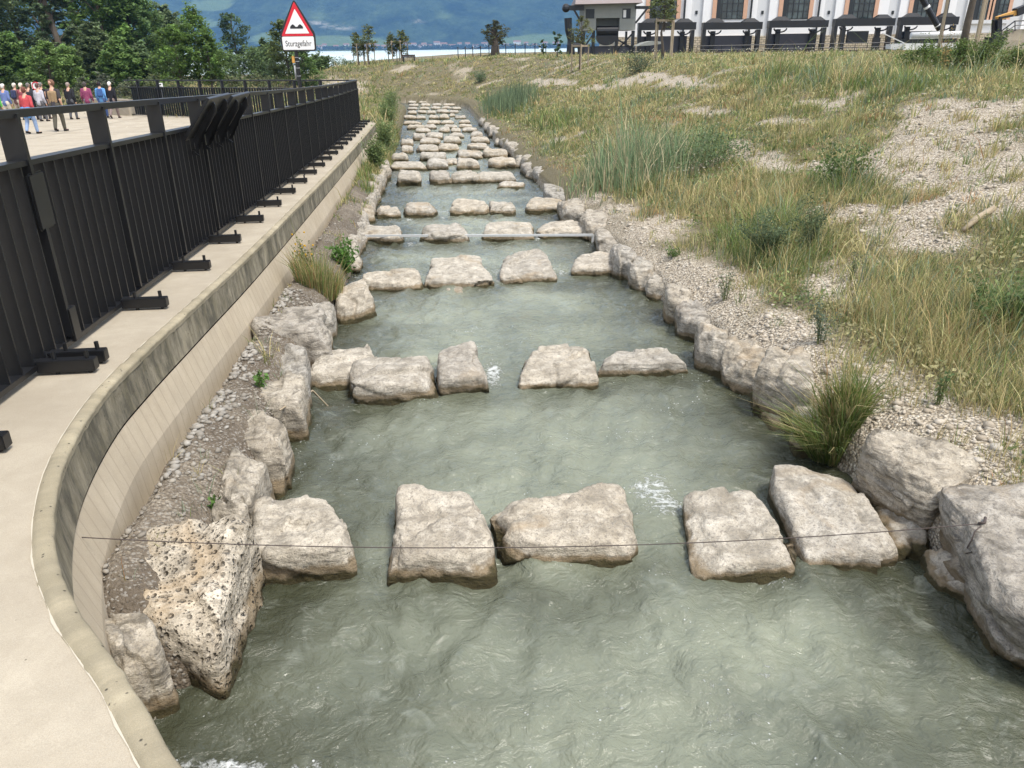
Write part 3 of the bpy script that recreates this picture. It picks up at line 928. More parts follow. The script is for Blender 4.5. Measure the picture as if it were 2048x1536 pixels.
# (top quad, waterline y) for the nearest three rows
NEAR = [
    [("rounded block with a brown stain on its lower front, leftmost stone of the nearest row", [(515, 1002), (655, 985), (698, 1085), (503, 1100)], 1155),
     ("square rough-topped block, second from the left in the nearest row", [(798, 975), (938, 983), (983, 1098), (785, 1108)], 1160),
     ("wide pale block, third from the left in the nearest row", [(995, 1005), (1240, 968), (1262, 1078), (1045, 1098)], 1121),
     ("tilted block with a round brown patch on top, fourth in the nearest row", [(1370, 982), (1502, 983), (1592, 1108), (1398, 1120)], 1142),
     ("long slab with a dark moss patch, rightmost stone of the nearest row beside the bank", [(1540, 938), (1698, 948), (1797, 1088), (1612, 1100)], 1117)],
    [("low grey block touching the left bank, leftmost in the second row", [(640, 700), (740, 688), (752, 738), (612, 748)], 770),
     ("big block standing forward of its neighbours, second from the left in the second row", [(715, 722), (852, 706), (877, 755), (703, 768)], 799),
     ("narrow upright block, third from the left in the second row", [(876, 690), (948, 686), (970, 742), (882, 748)], 782),
     ("flat-topped block with an orange front, fourth from the left in the second row", [(1066, 692), (1174, 687), (1190, 748), (1040, 752)], 774),
     ("low pointed slab with a dark mossy left tip, rightmost in the second row", [(1235, 700), (1325, 692), (1367, 725), (1208, 729)], 747)],
    [("long low slab joined to the left bank, leftmost in the third row", [(728, 541), (828, 537), (838, 559), (733, 564)], 578),
     ("biggest sloping boulder with mossy lower edge, second from the left in the third row", [(865, 517), (955, 514), (980, 549), (853, 554)], 572),
     ("tall pale block, third from the left in the third row", [(1012, 505), (1086, 502), (1107, 540), (1005, 544)], 560),
     ("pale spotted slab, rightmost in the third row", [(1160, 507), (1235, 503), (1252, 529), (1144, 532)], 548)]]
nseed = 0
for row in NEAR:
    for lab, quad, yb in row:
        nseed += 1
        xm = (quad[2][0] + quad[3][0]) / 2
        yf = (quad[2][1] + quad[3][1]) / 2
        p = onwater(xm, yb)
        q_ = at(xm, yf, p[1] + 0.05)
        hf = float(np.clip(q_[2] - zw(ut(p[0], p[1])[0]), 0.09, 0.36))
        o = pxrock("stepping_stone", quad, hf * 1.2 + 0.04, hf * 1.12 + 0.025, M['stone'], n=38, seed=nseed, bot=-0.4, flare=0.04, k=10, cuts=3, rough=.8)
        tag(o, lab, "stepping stone", "stepping stones across the stream")
# (x left, x right, y top, y front edge, y waterline) for the rows further off
ROWS = [
    [(725, 803, 453, 472, 488), (842, 933, 452, 470, 488), (968, 1067, 449, 467, 483), (1078, 1178, 446, 463, 478)],
    [(753, 800, 415, 425, 438), (812, 872, 401, 420, 435), (903, 972, 404, 416, 432), (980, 1029, 404, 417, 431), (1057, 1128, 398, 412, 426)],
    [(795, 839, 345, 353, 373), (861, 902, 343, 353, 370), (904, 958, 345, 354, 369), (956, 1027, 345, 354, 368)],
    [(784, 850, 326, 331, 342), (856, 895, 319, 327, 341), (916, 957, 316, 325, 341), (978, 1030, 317, 324, 338)],
    [(784, 815, 309, 313, 325), (843, 890, 306, 311, 324), (917, 965, 304, 309, 319), (968, 1013, 300, 305, 318)],
    [(804, 825, 293, 298, 308), (834, 876, 293, 297, 306), (877, 915, 289, 294, 304), (936, 975, 288, 292, 302)],
    [(802, 825, 278, 283, 293), (841, 880, 276, 281, 292), (888, 921, 274, 279, 290), (943, 978, 274, 279, 288)],
    [(827, 850, 266, 271, 282), (852, 885, 265, 270, 280), (898, 926, 266, 270, 277), (942, 965, 264, 268, 277)],
    [(833, 861, 258, 261, 266), (878, 899, 256, 259, 266), (902, 921, 257, 260, 264), (924, 955, 256, 259, 265)],
    [(816, 848, 250, 253, 260), (849, 872, 250, 253, 259), (889, 914, 250, 252, 257), (918, 943, 249, 251, 256)],
    [(807, 841, 243, 245, 250), (855, 880, 242, 244, 250), (883, 906, 242, 244, 249), (919, 940, 241, 243, 248)],
    [(808, 831, 230, 233, 239), (833, 850, 231, 234, 239), (858, 876, 230, 233, 239), (879, 898, 229, 232, 239), (899, 910, 227, 230, 234), (911, 931, 231, 234, 238)],
    [(817, 833, 222, 224, 229), (836, 852, 221, 223, 228), (855, 870, 222, 224, 229), (874, 897, 220, 222, 227), (899, 916, 221, 223, 227)],
    [(816, 834, 214, 216, 220), (840, 858, 214, 216, 220), (862, 880, 213, 215, 219), (884, 902, 213, 215, 219), (905, 921, 214, 216, 220)],
    [(818, 836, 208, 210, 213), (842, 860, 207, 209, 213), (865, 882, 207, 209, 213), (887, 908, 207, 209, 212)],
    [(817, 833, 202, 204, 207), (838, 853, 202, 204, 207), (857, 876, 201, 203, 206), (880, 897, 201, 203, 206), (900, 915, 202, 204, 207)],
    [(820, 838, 197, 199, 202), (843, 862, 197, 199, 202), (868, 884, 197, 199, 202), (888, 905, 197, 199, 202)]]
SIDE = {4: ["leftmost", "second from the left", "second from the right", "rightmost"], 5: ["leftmost", "second from the left", "middle one", "second from the right", "rightmost"], 6: ["leftmost", "second from the left", "third from the left", "third from the right", "second from the right", "rightmost"]}
for ri, row in enumerate(ROWS):
    for ci, (xl, xr, yt, yf, yb) in enumerate(row):
        nseed += 1
        xm = (xl + xr) / 2
        p = onwater(xm, yb)
        zz_ = float(zw(ut(p[0], p[1])[0]))
        h = float(np.clip(at(xm, yf, p[1] + 0.06)[2] - zz_, 0.10, 0.42))
        a = onwater(xl, (yf), h)[:2]; b = onwater(xr, yf, h)[:2]
        wd = np.linalg.norm(a - b)
        c = onwater(xm, yt, h)[:2]
        m_ = (a + b) / 2
        dv = c - m_
        L = np.linalg.norm(dv)
        dv = dv / (L + 1e-9) * min(max(L, 0.28), 0.75)
        if L < 1e-6: dv = np.array([0, 0.4])
        ex = (b - a) / 2
        r_ = np.random.default_rng(nseed)
        j = lambda: r_.uniform(-0.06, 0.06, 2) * wd
        quad = [m_ - ex * 0.92 + dv + j(), m_ + ex * 0.92 + dv + j(), m_ + ex + j() * 0.4, m_ - ex + j() * 0.4]
        o = rock("stepping_stone", quad, h * 1.14 + 0.02, h * 1.06 + 0.01, M['stone'], zz_, n=24 if ri < 2 else (14 if ri < 6 else 9), seed=nseed, bot=-0.35, flare=0.05, k=8, rough=.85)
        tag(o, f"pale block, {SIDE[len(row)][ci]} in the {ORD[ri + 3]} row of stones from the front", "stepping stone", "stepping stones across the stream")
for lab, quad, hb in [("small orange stone barely above the water in front of the third row", [(890, 574), (925, 573), (922, 580), (888, 581)], 0.03), ("low flat pale stone in front of the right end of the sixth row", [(1000, 362), (1046, 362), (1049, 367), (998, 368)], 0.10),
                      ("small low yellowish stone between the seventh and eighth rows", [(892, 316), (914, 316), (916, 322), (890, 322)], 0.12)]:
    nseed += 1
    tag(pxrock("low_stone", quad, hb, hb, M['ochre_stone'] if hb < 0.05 else M['stone'], n=14, seed=nseed, bot=-0.3), lab, "stone")

BANK_R = [("large grey boulder holding the end of the rusty wire, on the right bank", [(1893, 955), (2160, 955), (2300, 1290), (2040, 1228)], .46, .34, 1.0),
    ("big white-topped boulder sloping to the water, behind the wire boulder on the right bank", [(1745, 845), (1990, 908), (1872, 968), (1722, 890)], .46, .40, 1.0),
    ("pale boulder behind the green grass tuft on the right bank", [(1600, 785), (1725, 795), (1722, 868), (1598, 850)], .24, .18, 1.0),
    ("tall white and grey boulder above the overhanging water edge right of the second row", [(1543, 688), (1622, 690), (1628, 765), (1520, 728)], .52, .44, 1.1),
    ("grey boulder just behind the tall white one on the right bank", [(1448, 672), (1525, 682), (1532, 738), (1448, 714)], .42, .36, 1.0),
    ("pointed pale boulder right of the second row of stones", [(1398, 637), (1458, 648), (1462, 692), (1398, 674)], .40, .36, 1.1),
    ("rounded grey boulder on the right bank between the second and third rows", [(1356, 594), (1425, 602), (1432, 642), (1358, 630)], .40, .36, 1.1),
    ("small square boulder on the right bank short of the third row", [(1332, 561), (1386, 571), (1387, 602), (1336, 594)], .38, .34, 1.0),
    ("dark-sided boulder on the right bank just this side of the third row", [(1293, 531), (1352, 539), (1354, 571), (1296, 561)], .38, .34, 1.0),
    ("narrow boulder on the right bank beside the pale spotted slab", [(1260, 511), (1309, 519), (1306, 546), (1260, 539)], .36, .33, 1.0),
    ("sloping boulder on the right bank between the third row and the metal bar", [(1220, 484), (1276, 494), (1271, 521), (1226, 511)], .36, .33, 1.0),
    ("long pale ledge on the right bank where the metal bar ends", [(1193, 457), (1264, 461), (1252, 491), (1198, 483)], .38, .33, 1.0),
    ("light boulder on the right bank between the metal bar and the fifth row", [(1161, 419), (1217, 424), (1217, 451), (1168, 446)], .38, .34, 1.0),
    ("blocky boulder on the right bank beside the fifth row", [(1118, 394), (1167, 399), (1170, 421), (1126, 416)], .38, .34, 1.0),
    ("broad boulder on the right bank short of the sixth row", [(1086, 367), (1130, 372), (1137, 393), (1093, 389)], .38, .34, 1.0)]
for i, (lab, quad, hb, hf, rg) in enumerate(BANK_R):
    nseed += 1
    fq = 1 if i < 3 else (.95, .72, .9, .66, .88, .6, .8, .92, .62, .85, .9, .7)[i - 3]
    hb, hf = hb * fq, hf * fq
    tag(pxrock("bank_boulder", quad, hb, hf, M['bank_stone'], n=40 if i < 5 else 20, seed=300 + i, bot=-0.3 if i > 1 else 0.02, flare=0.02 if i > 1 else -0.05, k=7.5, rough=1.05 * rg, cuts=5), lab, "boulder", "boulders along the right bank")
BANK_L = [("large pitted cream block at the left bank beside the nearest row", [(300, 1048), (492, 1040), (420, 1278), (200, 1188)], .46, .33, 'pit_stone'),
    ("small grey block squeezed against the foot of the concrete wall", [(175, 1225), (300, 1220), (322, 1300), (225, 1335)], .44, .38, 'bank_stone'),
    ("ochre yellow stone under water level below the concrete wall", [(250, 1345), (322, 1335), (326, 1405), (270, 1432)], .12, .06, 'ochre_stone'),
    ("tall white-edged boulder on the left bank behind the leftmost stone of the nearest row", [(462, 888), (530, 912), (500, 1000), (436, 1000)], .42, .40, 'bank_stone'),
    ("grey flat stone between the pitted block and the white-edged boulder", [(432, 1003), (492, 1010), (478, 1052), (420, 1046)], .38, .34, 'bank_stone'),
    ("smooth split boulder on the left bank between the first and second rows", [(515, 812), (570, 838), (552, 908), (505, 880)], .40, .38, 'bank_stone'),
    ("grey flat-topped boulder on the left bank just this side of the second row", [(550, 745), (607, 742), (602, 803), (545, 802)], .42, .38, 'bank_stone'),
    ("dark-jointed boulder on the left bank beside the second row", [(568, 690), (612, 690), (610, 748), (562, 735)], .42, .38, 'bank_stone'),
    ("big rounded white boulder on the left bank behind the second row", [(528, 625), (640, 614), (658, 666), (545, 664)], .52, .46, 'bank_stone'),
    ("low stone at the water under the big rounded white boulder", [(600, 675), (660, 658), (656, 692), (608, 714)], .22, .16, 'stone'),
    ("wet boulder under the leafy weed at the left end of the third row", [(690, 572), (735, 560), (744, 600), (700, 614)], .30, .24, 'stone'),
    ("narrow upright stone below the yellow flowering grass", [(638, 602), (666, 598), (668, 632), (644, 642)], .34, .28, 'bank_stone')]
for i, (lab, quad, hb, hf, mt) in enumerate(BANK_L):
    hb, hf = (hb * .85, hf * .82) if i else (hb * .92, hf * .95)
    tag(pxrock("bank_boulder", quad, hb, hf, M[mt], n=40 if i < 5 else 24, seed=440 + i, bot=-0.4, k=9, rough=.95, cuts=4 if i else 0, grow=(-.12, 0) if i > 4 else None), lab, "boulder", "boulders along the left bank")
BOR = ["pale", "grey", "rounded", "flat-topped", "broken", "low"]
cnt = {'left': 0, 'right': 0}
def chain(side, u0, u1, tt, mat):
    u = u0
    r_ = np.random.default_rng(5 if side == 'left' else 6)
    while u < u1:
        L = r_.uniform(0.5, 0.95) * (1 + max(0, u - 20) * 0.02)
        wd = r_.uniform(0.40, 0.60)
        tc = tt + r_.uniform(-0.06, 0.06)
        c = np.array(xy(u + L / 2, tc))
        e1, e2 = np.array([AX[0], AX[1]]) * L * .58, np.array([AX[1], -AX[0]]) * wd / 2
        e1, e2 = e1 + e2 * r_.uniform(-.3, .3), e2 + e1 * r_.uniform(-.2, .2)
        h = r_.uniform(0.18, 0.36)
        o = rock("bank_boulder", [c + e1 - e2, c + e1 + e2, c - e1 + e2, c - e1 - e2], h, h * r_.uniform(.85, 1.05), M[mat], float(zw(u)), n=14 if u < 22 else 9, seed=int(u * 50) + (0 if side == 'left' else 7000), k=6.5, rough=1.2, cuts=4)
        k_ = cnt[side]
        cnt[side] += 1
        near_row = int(np.argmin([abs(u + L / 2 - x) for x in ROWU]))
        far = f"{'beside' if abs(u + L / 2 - ROWU[near_row]) < 0.5 else 'near'} the {ORD[near_row]} row of stones"
        if u > ROWU[-1] + 1: far = "beyond the ninth row"
        tag(o, f"{BOR[k_ % 6]} {side} bank boulder {far}, {ORD[min(k_, 23)]} in the far run", "boulder", f"boulders along the {side} bank")
        u += L * 1.0
chain('left', 10.9, 23.5, -1.38, 'bank_stone')
chain('right', 19.6, 40.0, 2.95, 'bank_stone')
FOOT = [("brown mossy footing stone in the gap under the white-topped boulder", [(1735, 985), (1815, 1000), (1880, 1085), (1800, 1090)], .12), ("mossy footing stone with cream patches under the wire boulder", [(1850, 1085), (1930, 1110), (1985, 1190), (1880, 1170)], .10),
    ("dark mossy footing stone at the right edge below the wire boulder", [(1950, 1190), (2050, 1220), (2110, 1300), (1990, 1275)], .10), ("tan footing ledge at the water below the tall white boulder", [(1488, 762), (1540, 775), (1600, 850), (1530, 830)], .08), ("brown dripping footing stone under the pointed pale boulder", [(1418, 700), (1460, 712), (1480, 745), (1435, 735)], .10)]
for i, (lab, quad, h) in enumerate(FOOT):
    tag(pxrock("footing_stone", quad, h, h, M['moss_stone'], n=22, seed=500 + i, bot=-0.35, k=3.6, rough=1.4, cuts=6), lab, "stone", "mossy footing stones under the right bank")

# ------------------------------------------------------------------ loose pebbles
ico = bmesh.new(); bmesh.ops.create_icosphere(ico, subdivisions=1, radius=1)
ico.verts.ensure_lookup_table()
IV = np.array([v.co[:] for v in ico.verts]); IF = np.array([[v.index for v in f.verts] for f in ico.faces]); ico.free()
def pebbles(u, t, size, cols, name, lab):
    n = len(u)
    z = tz(u, t)
    x, y = xy(u, t)
    sc = size[:, None] * rng.uniform(0.6, 1.25, (n, 3)) * np.array([1.15, 1.0, 0.62])
    an = rng.uniform(0, 6.28, n)
    v = IV[None] * sc[:, None, :] * (1 + 0.22 * rng.normal(size=(n, len(IV), 1)).clip(-1, 1))
    ca, sa = np.cos(an)[:, None], np.sin(an)[:, None]
    vx, vy = v[..., 0] * ca - v[..., 1] * sa, v[..., 0] * sa + v[..., 1] * ca
    W = np.stack([vx + x[:, None], vy + y[:, None], v[..., 2] + z[:, None] + size[:, None] * 0.25], -1).reshape(-1, 3)
    F = (IF[None] + (np.arange(n) * len(IV))[:, None, None]).reshape(-1, 3)
    c = np.repeat(cols, len(IV), 0)
    m = M['pebble']
    return tag(npobj(name, W, F, m, base=(0, 0, 0), col=c, smooth=True), lab, "gravel", kind="stuff")
m = NT("pebble_stone"); co = m.coord()
m.set(base=m.mix(m.noise(co, 60, 3), m.attr("Col", "Color"), (0.25, 0.22, 0.18), 'MIX'), rough=0.85, spec=0.3)
_n = m.t.nodes
M['pebble'] = m.m
def sample(n, u0, u1, t0, t1, keep):
    u, t = rng.uniform(u0, u1, n), rng.uniform(t0, t1, n)
    k = rng.uniform(0, 1, n) < keep(u, t)
    return u[k], t[k]
u, t = sample(430000, 1.2, 20, 2.75, 11, lambda u, t: bare(u, t) * (sd_outer(u, t) > 0.12) * np.clip(16 / (6 + (u * u + t * t)), 0, 0.5) * (0.25 + 0.75 * sstep(-.25, .3, noise2(u * 1.4, t * 1.4, 51., 3))))
sz = np.exp(rng.normal(math.log(0.0075), 0.5, len(u))) * (1 + 0.05 * np.hypot(u, t))
g_ = rng.uniform(0, 1, (len(u), 1)) ** 1.2
cols = np.array([[.36, .30, .22]]) * (1 - g_) + np.array([[.72, .66, .56]]) * g_
pebbles(u, t, np.minimum(sz, 0.045), cols, "bank_gravel", "pale crushed gravel lying on the right bank")
u, t = sample(60000, 2.6, 16, -1.72, -1.2, lambda u, t: np.clip(30 / (6 + u * u), 0, 1) * (0.08 + 0.8 * sstep(0.05, 0.6, noise2(u * 1.2, t * 1.6, 33.0, 3)) + 0.5 * sstep(-1.55, -1.7, t)) * 0.30)
sz = np.exp(rng.normal(math.log(0.0080), 0.5, len(u))) * (1 + 0.04 * u)
g_ = rng.uniform(0, 1, (len(u), 1))
cols = np.array([[.13, .115, .095]]) * (1 - g_) + np.array([[.40, .375, .325]]) * g_ ** 1.8
pebbles(u, t, np.minimum(sz, 0.024), cols, "strip_gravel", "mixed grey gravel and soil strip at the foot of the concrete wall")
u = rng.uniform(4.0, 8.2, 520); t = -1.66 + np.abs(rng.normal(0, 0.11, 520)) + 0.02
k = (noise2(u * 1.1, u * 0, 5.0, 2) > -0.15); u, t = u[k], t[k]
g_ = rng.uniform(0, 1, (len(u), 1))
pebbles(u, t, rng.uniform(0.012, 0.030, len(u)), np.array([[.17, .165, .15]]) * (1 - g_) + np.array([[.42, .41, .38]]) * g_, "rounded_pebbles", "rounded grey river pebbles heaped along the wall foot")

# ------------------------------------------------------------------ black railing along the stream edge of the plaza
def pp(u, t, h): return np.array(P(u, t, zplat(u) + h))
RT = -2.4
root = empty("railing", P(14, RT, zplat(14)), "long black metal railing with close upright bars along the plaza edge above the stream", "railing")
us = np.arange(2.2, BC[0] + 0.01, 0.4)
def railbar(name, h, w, th, parent, mat=M['black']):
    mb = MB()
    pts = [pp(u, RT, h) for u in np.append(us[::4], BC[0])]
    for a, b in zip(pts[:-1], pts[1:]): mb.bar(a, b, w, th, side=(AX[1], -AX[0], 0))
    return mb.build(name, mat, parent)
railbar("top_rail", 1.45, 0.10, 0.045, root)
railbar("mid_rail", 1.175, 0.10, 0.03, root)
railbar("bottom_rail", 0.055, 0.10, 0.03, root)
SX, SU = np.array([AX[1], -AX[0], 0.0]), np.array([AX[0], AX[1], 0.0])
PU = [2.40 + 1.288 * i for i in range(22)]
o0 = wloc(root)
r0 = np.array(o0)
post = MB().obox((0, 0, 0.72), SX * 0.062, SU * 0.016, (0, 0, 0.68)).build("post", M['black'], root, base=None)
def put(tmpl, root, loc): return share(tmpl, root, Vector(loc) - wloc(root))
def place0(o, loc):
    # template was built round the world origin: re-centre its mesh, then set its location below the root
    off = wloc(o.parent)
    o.data.transform(Matrix.Translation(off))
    o.location = Vector(loc) - off
place0(post, pp(PU[0], RT, 0.05))
for u in PU[1:]: put(post, root, pp(u, RT, 0.05))
bal = MB().obox((0, 0, 0.56), SX * 0.046, SU * 0.006, (0, 0, 0.548)).build("baluster", M['black'], root)
BU = np.arange(2.45, 29.95, 0.1431)
place0(bal, pp(BU[8], RT, 0.058))
for u in BU[9:107]: put(bal, root, pp(u, RT, 0.058))
mb = MB()
for u in list(BU[:8]) + list(BU[107:]): mb.obox(pp(u, RT, 0.058 + 0.56), SX * 0.046, SU * 0.006, (0, 0, 0.548))
tag(mb.build("baluster", M['black'], root), kind="stuff")
fb = MB().bar((0, 0, 0), SX * 0.33, 0.07, 0.072).build("foot_block", M['black'], root, bevel=0.004)
place0(fb, pp(3.2, -2.36, 0.055))
blt = []
for s in (0.10, 0.285):
    b = MB().tube([SX * s + (0, 0, -0.055), SX * s + (0, 0, 0.034), SX * s + (0, 0, 0.085)], 0.013, 10)
    b = b.build("bolt", M['black'], fb)
    b.data.transform(Matrix.Translation(wloc(fb)))
    blt.append(b)
FU = [2.28, 3.44, 4.50, 4.66] + [5.88 + 1.272 * i for i in range(20)]
for u in FU:
    c = put(fb, root, pp(u, -2.36, 0.055))
    for b in blt: share(b, c, b.location)
mb = MB().obox(pp(5.02, -2.35, 0.16), SX * 0.02, SU * 0.05, (0, 0, 0.11))
mb.build("junction_box", M['black'], root, bevel=0.004)
mb = MB().obox(pp(5.0, -2.345, 0.95), SX * 0.012, SU * 0.10, (0, 0, 0.17))
mb.build("cover_plate", M['black'], root, bevel=0.02)

# ------------------------------------------------------------------ railing on the far edge of the plaza
A_, B_ = np.array([BC[0], BC[1]]), np.array(BE)
LB = np.linalg.norm(B_ - A_)
def bp(s, h):
    q_ = A_ + bd * s
    return np.array(P(q_[0], q_[1], zplat(q_[0]) + h))
D3 = np.array([*xy(bd[0], bd[1]), 0.0]); N3 = np.array([*xy(bn[0], bn[1]), 0.0])
root2 = empty("railing", bp(LB / 2, 0), "black metal railing closing the far side of the plaza, running left from the corner", "railing")
for nm, h, w, th in (("top_rail", 1.45, .09, .045), ("mid_rail", 1.175, .09, .03), ("bottom_rail", .055, .09, .03)):
    mb = MB()
    ss = np.linspace(0, LB, 8)
    for a, b in zip(ss[:-1], ss[1:]): mb.bar(bp(a, h), bp(b, h), w, th, side=N3)
    mb.build(nm, M['black'], root2)
post2 = MB().obox((0, 0, 0.72), N3 * 0.06, D3 * 0.03, (0, 0, 0.68)).build("post", M['black'], root2)
place0(post2, bp(0.4, 0.05))
for s in np.arange(1.7, LB, 1.3): put(post2, root2, bp(s, 0.05))
mb = MB()
bs = np.arange(0.1, LB - 0.3, 0.1431)
bal2 = MB().obox((0, 0, 0.56), N3 * 0.046, D3 * 0.006, (0, 0, 0.548)).build("baluster", M['black'], root2)
place0(bal2, bp(bs[0], 0.058))
for s in bs[1:100]: put(bal2, root2, bp(s, 0.058))
if len(bs) > 100:
    for s in bs[100:]: mb.obox(bp(s, 0.058 + 0.56), N3 * 0.046, D3 * 0.006, (0, 0, 0.548))
    tag(mb.build("baluster", M['black'], root2), kind="stuff")
# low concrete block at the railing's end
e = bp(LB + 0.05, 0)
mb = MB().obox(bp(LB + 1.2, 0.32), D3 * 1.35, N3 * 0.16, (0, 0, 0.36))
w_ = mb.build("low_wall", M['plaza'], bevel=0.02)
tag(w_, "low pale concrete block at the left end of the far plaza railing", "wall")

# ------------------------------------------------------------------ slanted boards hooked over the railing
def board(u0, lab):
    r = empty("reading_board", pp(u0, RT + 0.1, 0.9), lab, "board", "slanted boards hooked on the railing")
    W = 0.45
    a, b = (-2.33, 1.09), (-2.04, 1.47)          # (t, h) of lower and upper edge
    e = np.array([b[0] - a[0], b[1] - a[1]]); L = np.linalg.norm(e); e /= L
    n_ = np.array([e[1], -e[0]])
    def q3(u, t, h): return pp(u0, t, h) + SU * (u - u0)
    V = [q3(u0 + s * W, a[0] + e[0] * k * L + n_[0] * d, a[1] + e[1] * k * L + n_[1] * d) for d in (0, -0.03) for k in (0, 1) for s in (-1, 1)]
    MB().add(V, [(0, 1, 3, 2), (4, 6, 7, 5), (0, 4, 5, 1), (2, 3, 7, 6), (0, 2, 6, 4), (1, 5, 7, 3)]).build("panel", M['black'], r, bevel=0.004)
    for s in (-0.20, 0.30):
        poly = [(-2.39, 1.0), (-2.36, 1.0), (-2.36, .92), (-2.24, .92), (-2.335, 1.03)]
        up = (a[0] + e[0] * L * .9, a[1] + e[1] * L * .9)
        lo = (a[0], a[1])
        poly = [(-2.40, 1.02), (-2.375, 1.02), (-2.375, .975), (-2.285, .975), lo, up, (up[0] + n_[0] * .03 - e[0] * .012, up[1] + n_[1] * .03 - e[1] * .012), (up[0] + n_[0] * .07 - e[0] * .07, up[1] + n_[1] * .07 - e[1] * .07), (lo[0] + n_[0] * .075 - e[0] * .10, lo[1] + n_[1] * .075 - e[1] * .10), (-2.285, .93), (-2.40, .93)]
        MB().prism([q3(u0 + s, t, h) for t, h in poly], SU * 0.012).build("bracket", M['black'], r)
    return r
board(8.52, "nearer of the two black slanted boards hooked over the railing, seen from behind")
board(9.52, "farther of the two black slanted boards hooked over the railing, seen from behind")

# ------------------------------------------------------------------ rusty wire, metal bar, twigs
w0 = np.array(onland(183, 1090)); 
uw, tw = 3.12, -1.735
A3 = np.array(P(uw, tw, zplat(uw) - 0.30))
from mathutils.bvhtree import BVHTree
_dg = bpy.context.evaluated_depsgraph_get()
def on_object(px, py, o):
    d = Vector(ray(px, py)).normalized()
    h = BVHTree.FromObject(o, _dg).ray_cast(-o.location, d)[0]
    return np.array(h + o.location) if h is not None else None
_wb = [o for o in COL.objects if 'holding the end of the rusty wire' in str(o.get('label', ''))][0]
_dg.update()
B3 = on_object(1962, 1047, _wb) - ray(1962, 1047) * 0.01
TL = [on_object(px, py, _wb) - ray(px, py) * 0.006 for px, py in ((1962, 1052), (1950, 1062), (1944, 1078), (1934, 1096), (1944, 1104), (1932, 1107))]
pts = []
for s in np.linspace(0, 1, 30):
    q_ = A3 * (1 - s) + B3 * s
    q_ = q_ - np.array([0, 0, 0.10 * 4 * s * (1 - s)])
    pts.append(q_)
r = empty("wire", pts[15], "thin rusty wire stretched across the nearest row from the wall to the right-hand boulder", "wire")
MB().tube(pts, 0.0024, 6).build("strand", M['rust'], r, smooth=True)
an = [B3 + np.array([-0.015, 0, 0.0]), B3 + np.array([0.01, -0.01, 0.012]), B3 + np.array([0.035, 0.03, 0.015])]
MB().tube(an, 0.007, 8).build("anchor", M['rust'], r, smooth=True)
tl = TL
MB().tube(tl, 0.003, 6).build("tail", M['rust'], r, smooth=True)
a = onwater(722, 480, 0.0); yb_ = a[1] - 0.26
A3, B3 = at(722, 472, yb_), at(1186, 470, onwater(1186, 478)[1] - 0.30)
r = empty("metal_bar", (A3 + B3) / 2, "flat grey metal bar laid across the stream in front of the fourth row", "bar")
MB().bar(A3, B3, 0.02, 0.036).build("bar", M['galv'], r)
for q_ in (A3, B3):
    MB().obox(q_ + np.array([0, 0.02, -0.12]), (0.02, 0, 0), (0, 0.01, 0), (0, 0, 0.12)).build("end_plate", M['galv'], r)
p0, p1, p2 = onwater(560, 820, 0.30), onwater(626, 790, 0.06), onwater(662, 818, -0.02)
tag(MB().tube([p0, (p0 + p1) / 2 + (0, 0, .03), p1 + (0, 0, .04), p2], [.006, .007, .008, .005], 6).build("twig", M['stake'], smooth=True), "bent bare twig reaching from the left bank into the water below the second row", "twig")
p0, p1 = onland(1925, 468), onland(1985, 428)
tag(MB().tube([p0 + (0, 0, .04), (p0 * .6 + p1 * .4) + (0, 0, .07), p1 + (0, 0, .06)], [.02, .035, .03], 8).build("driftwood", M['stake'], smooth=True), "bare pale branch lying on the gravel slope at the right", "branch")

# ------------------------------------------------------------------ grass and other growth
def blades(base, h, lean, w, col, up=None):
    """tapered two-segment blades; base (N,3), lean (N,2) = sideways reach of the tip in metres"""
    n = len(base)
    az = rng.uniform(0, math.pi, n)
    sx, sy = np.cos(az) * w / 2, np.sin(az) * w / 2
    b0 = base + np.stack([sx, sy, 0 * sx], 1)
    b1 = base - np.stack([sx, sy, 0 * sx], 1)
    mid = base + np.stack([lean[:, 0] * 0.36, lean[:, 1] * 0.36, h * 0.60], 1)
    m0, m1 = mid + 0.75 * np.stack([sx, sy, 0 * sx], 1), mid - 0.75 * np.stack([sx, sy, 0 * sx], 1)
    tip = base + np.stack([lean[:, 0], lean[:, 1], h], 1)
    V = np.stack([b0, b1, m1, m0, tip], 1).reshape(-1, 3)
    k = (np.arange(n) * 5)[:, None]
    return V, k + np.array([[0, 1, 2, 3]]), k + np.array([[3, 2, 4]]), np.repeat(col, 5, 0)
PAL = {'green': [(.125, .185, .045), (.19, .25, .075), (.15, .21, .075)], 'straw': [(.56, .465, .25), (.47, .39, .19), (.40, .35, .165)], 'olive': [(.28, .285, .115), (.34, .33, .145), (.23, .245, .09)],
       'rust': [(.42, .24, .12), (.34, .21, .10), (.46, .34, .18)], 'blue': [(.20, .265, .175), (.24, .31, .21), (.155, .205, .12)]}
PAL = {k: np.array(v) for k, v in PAL.items()}
KEY = list(PAL)
PALA = np.array([PAL[k] for k in KEY])
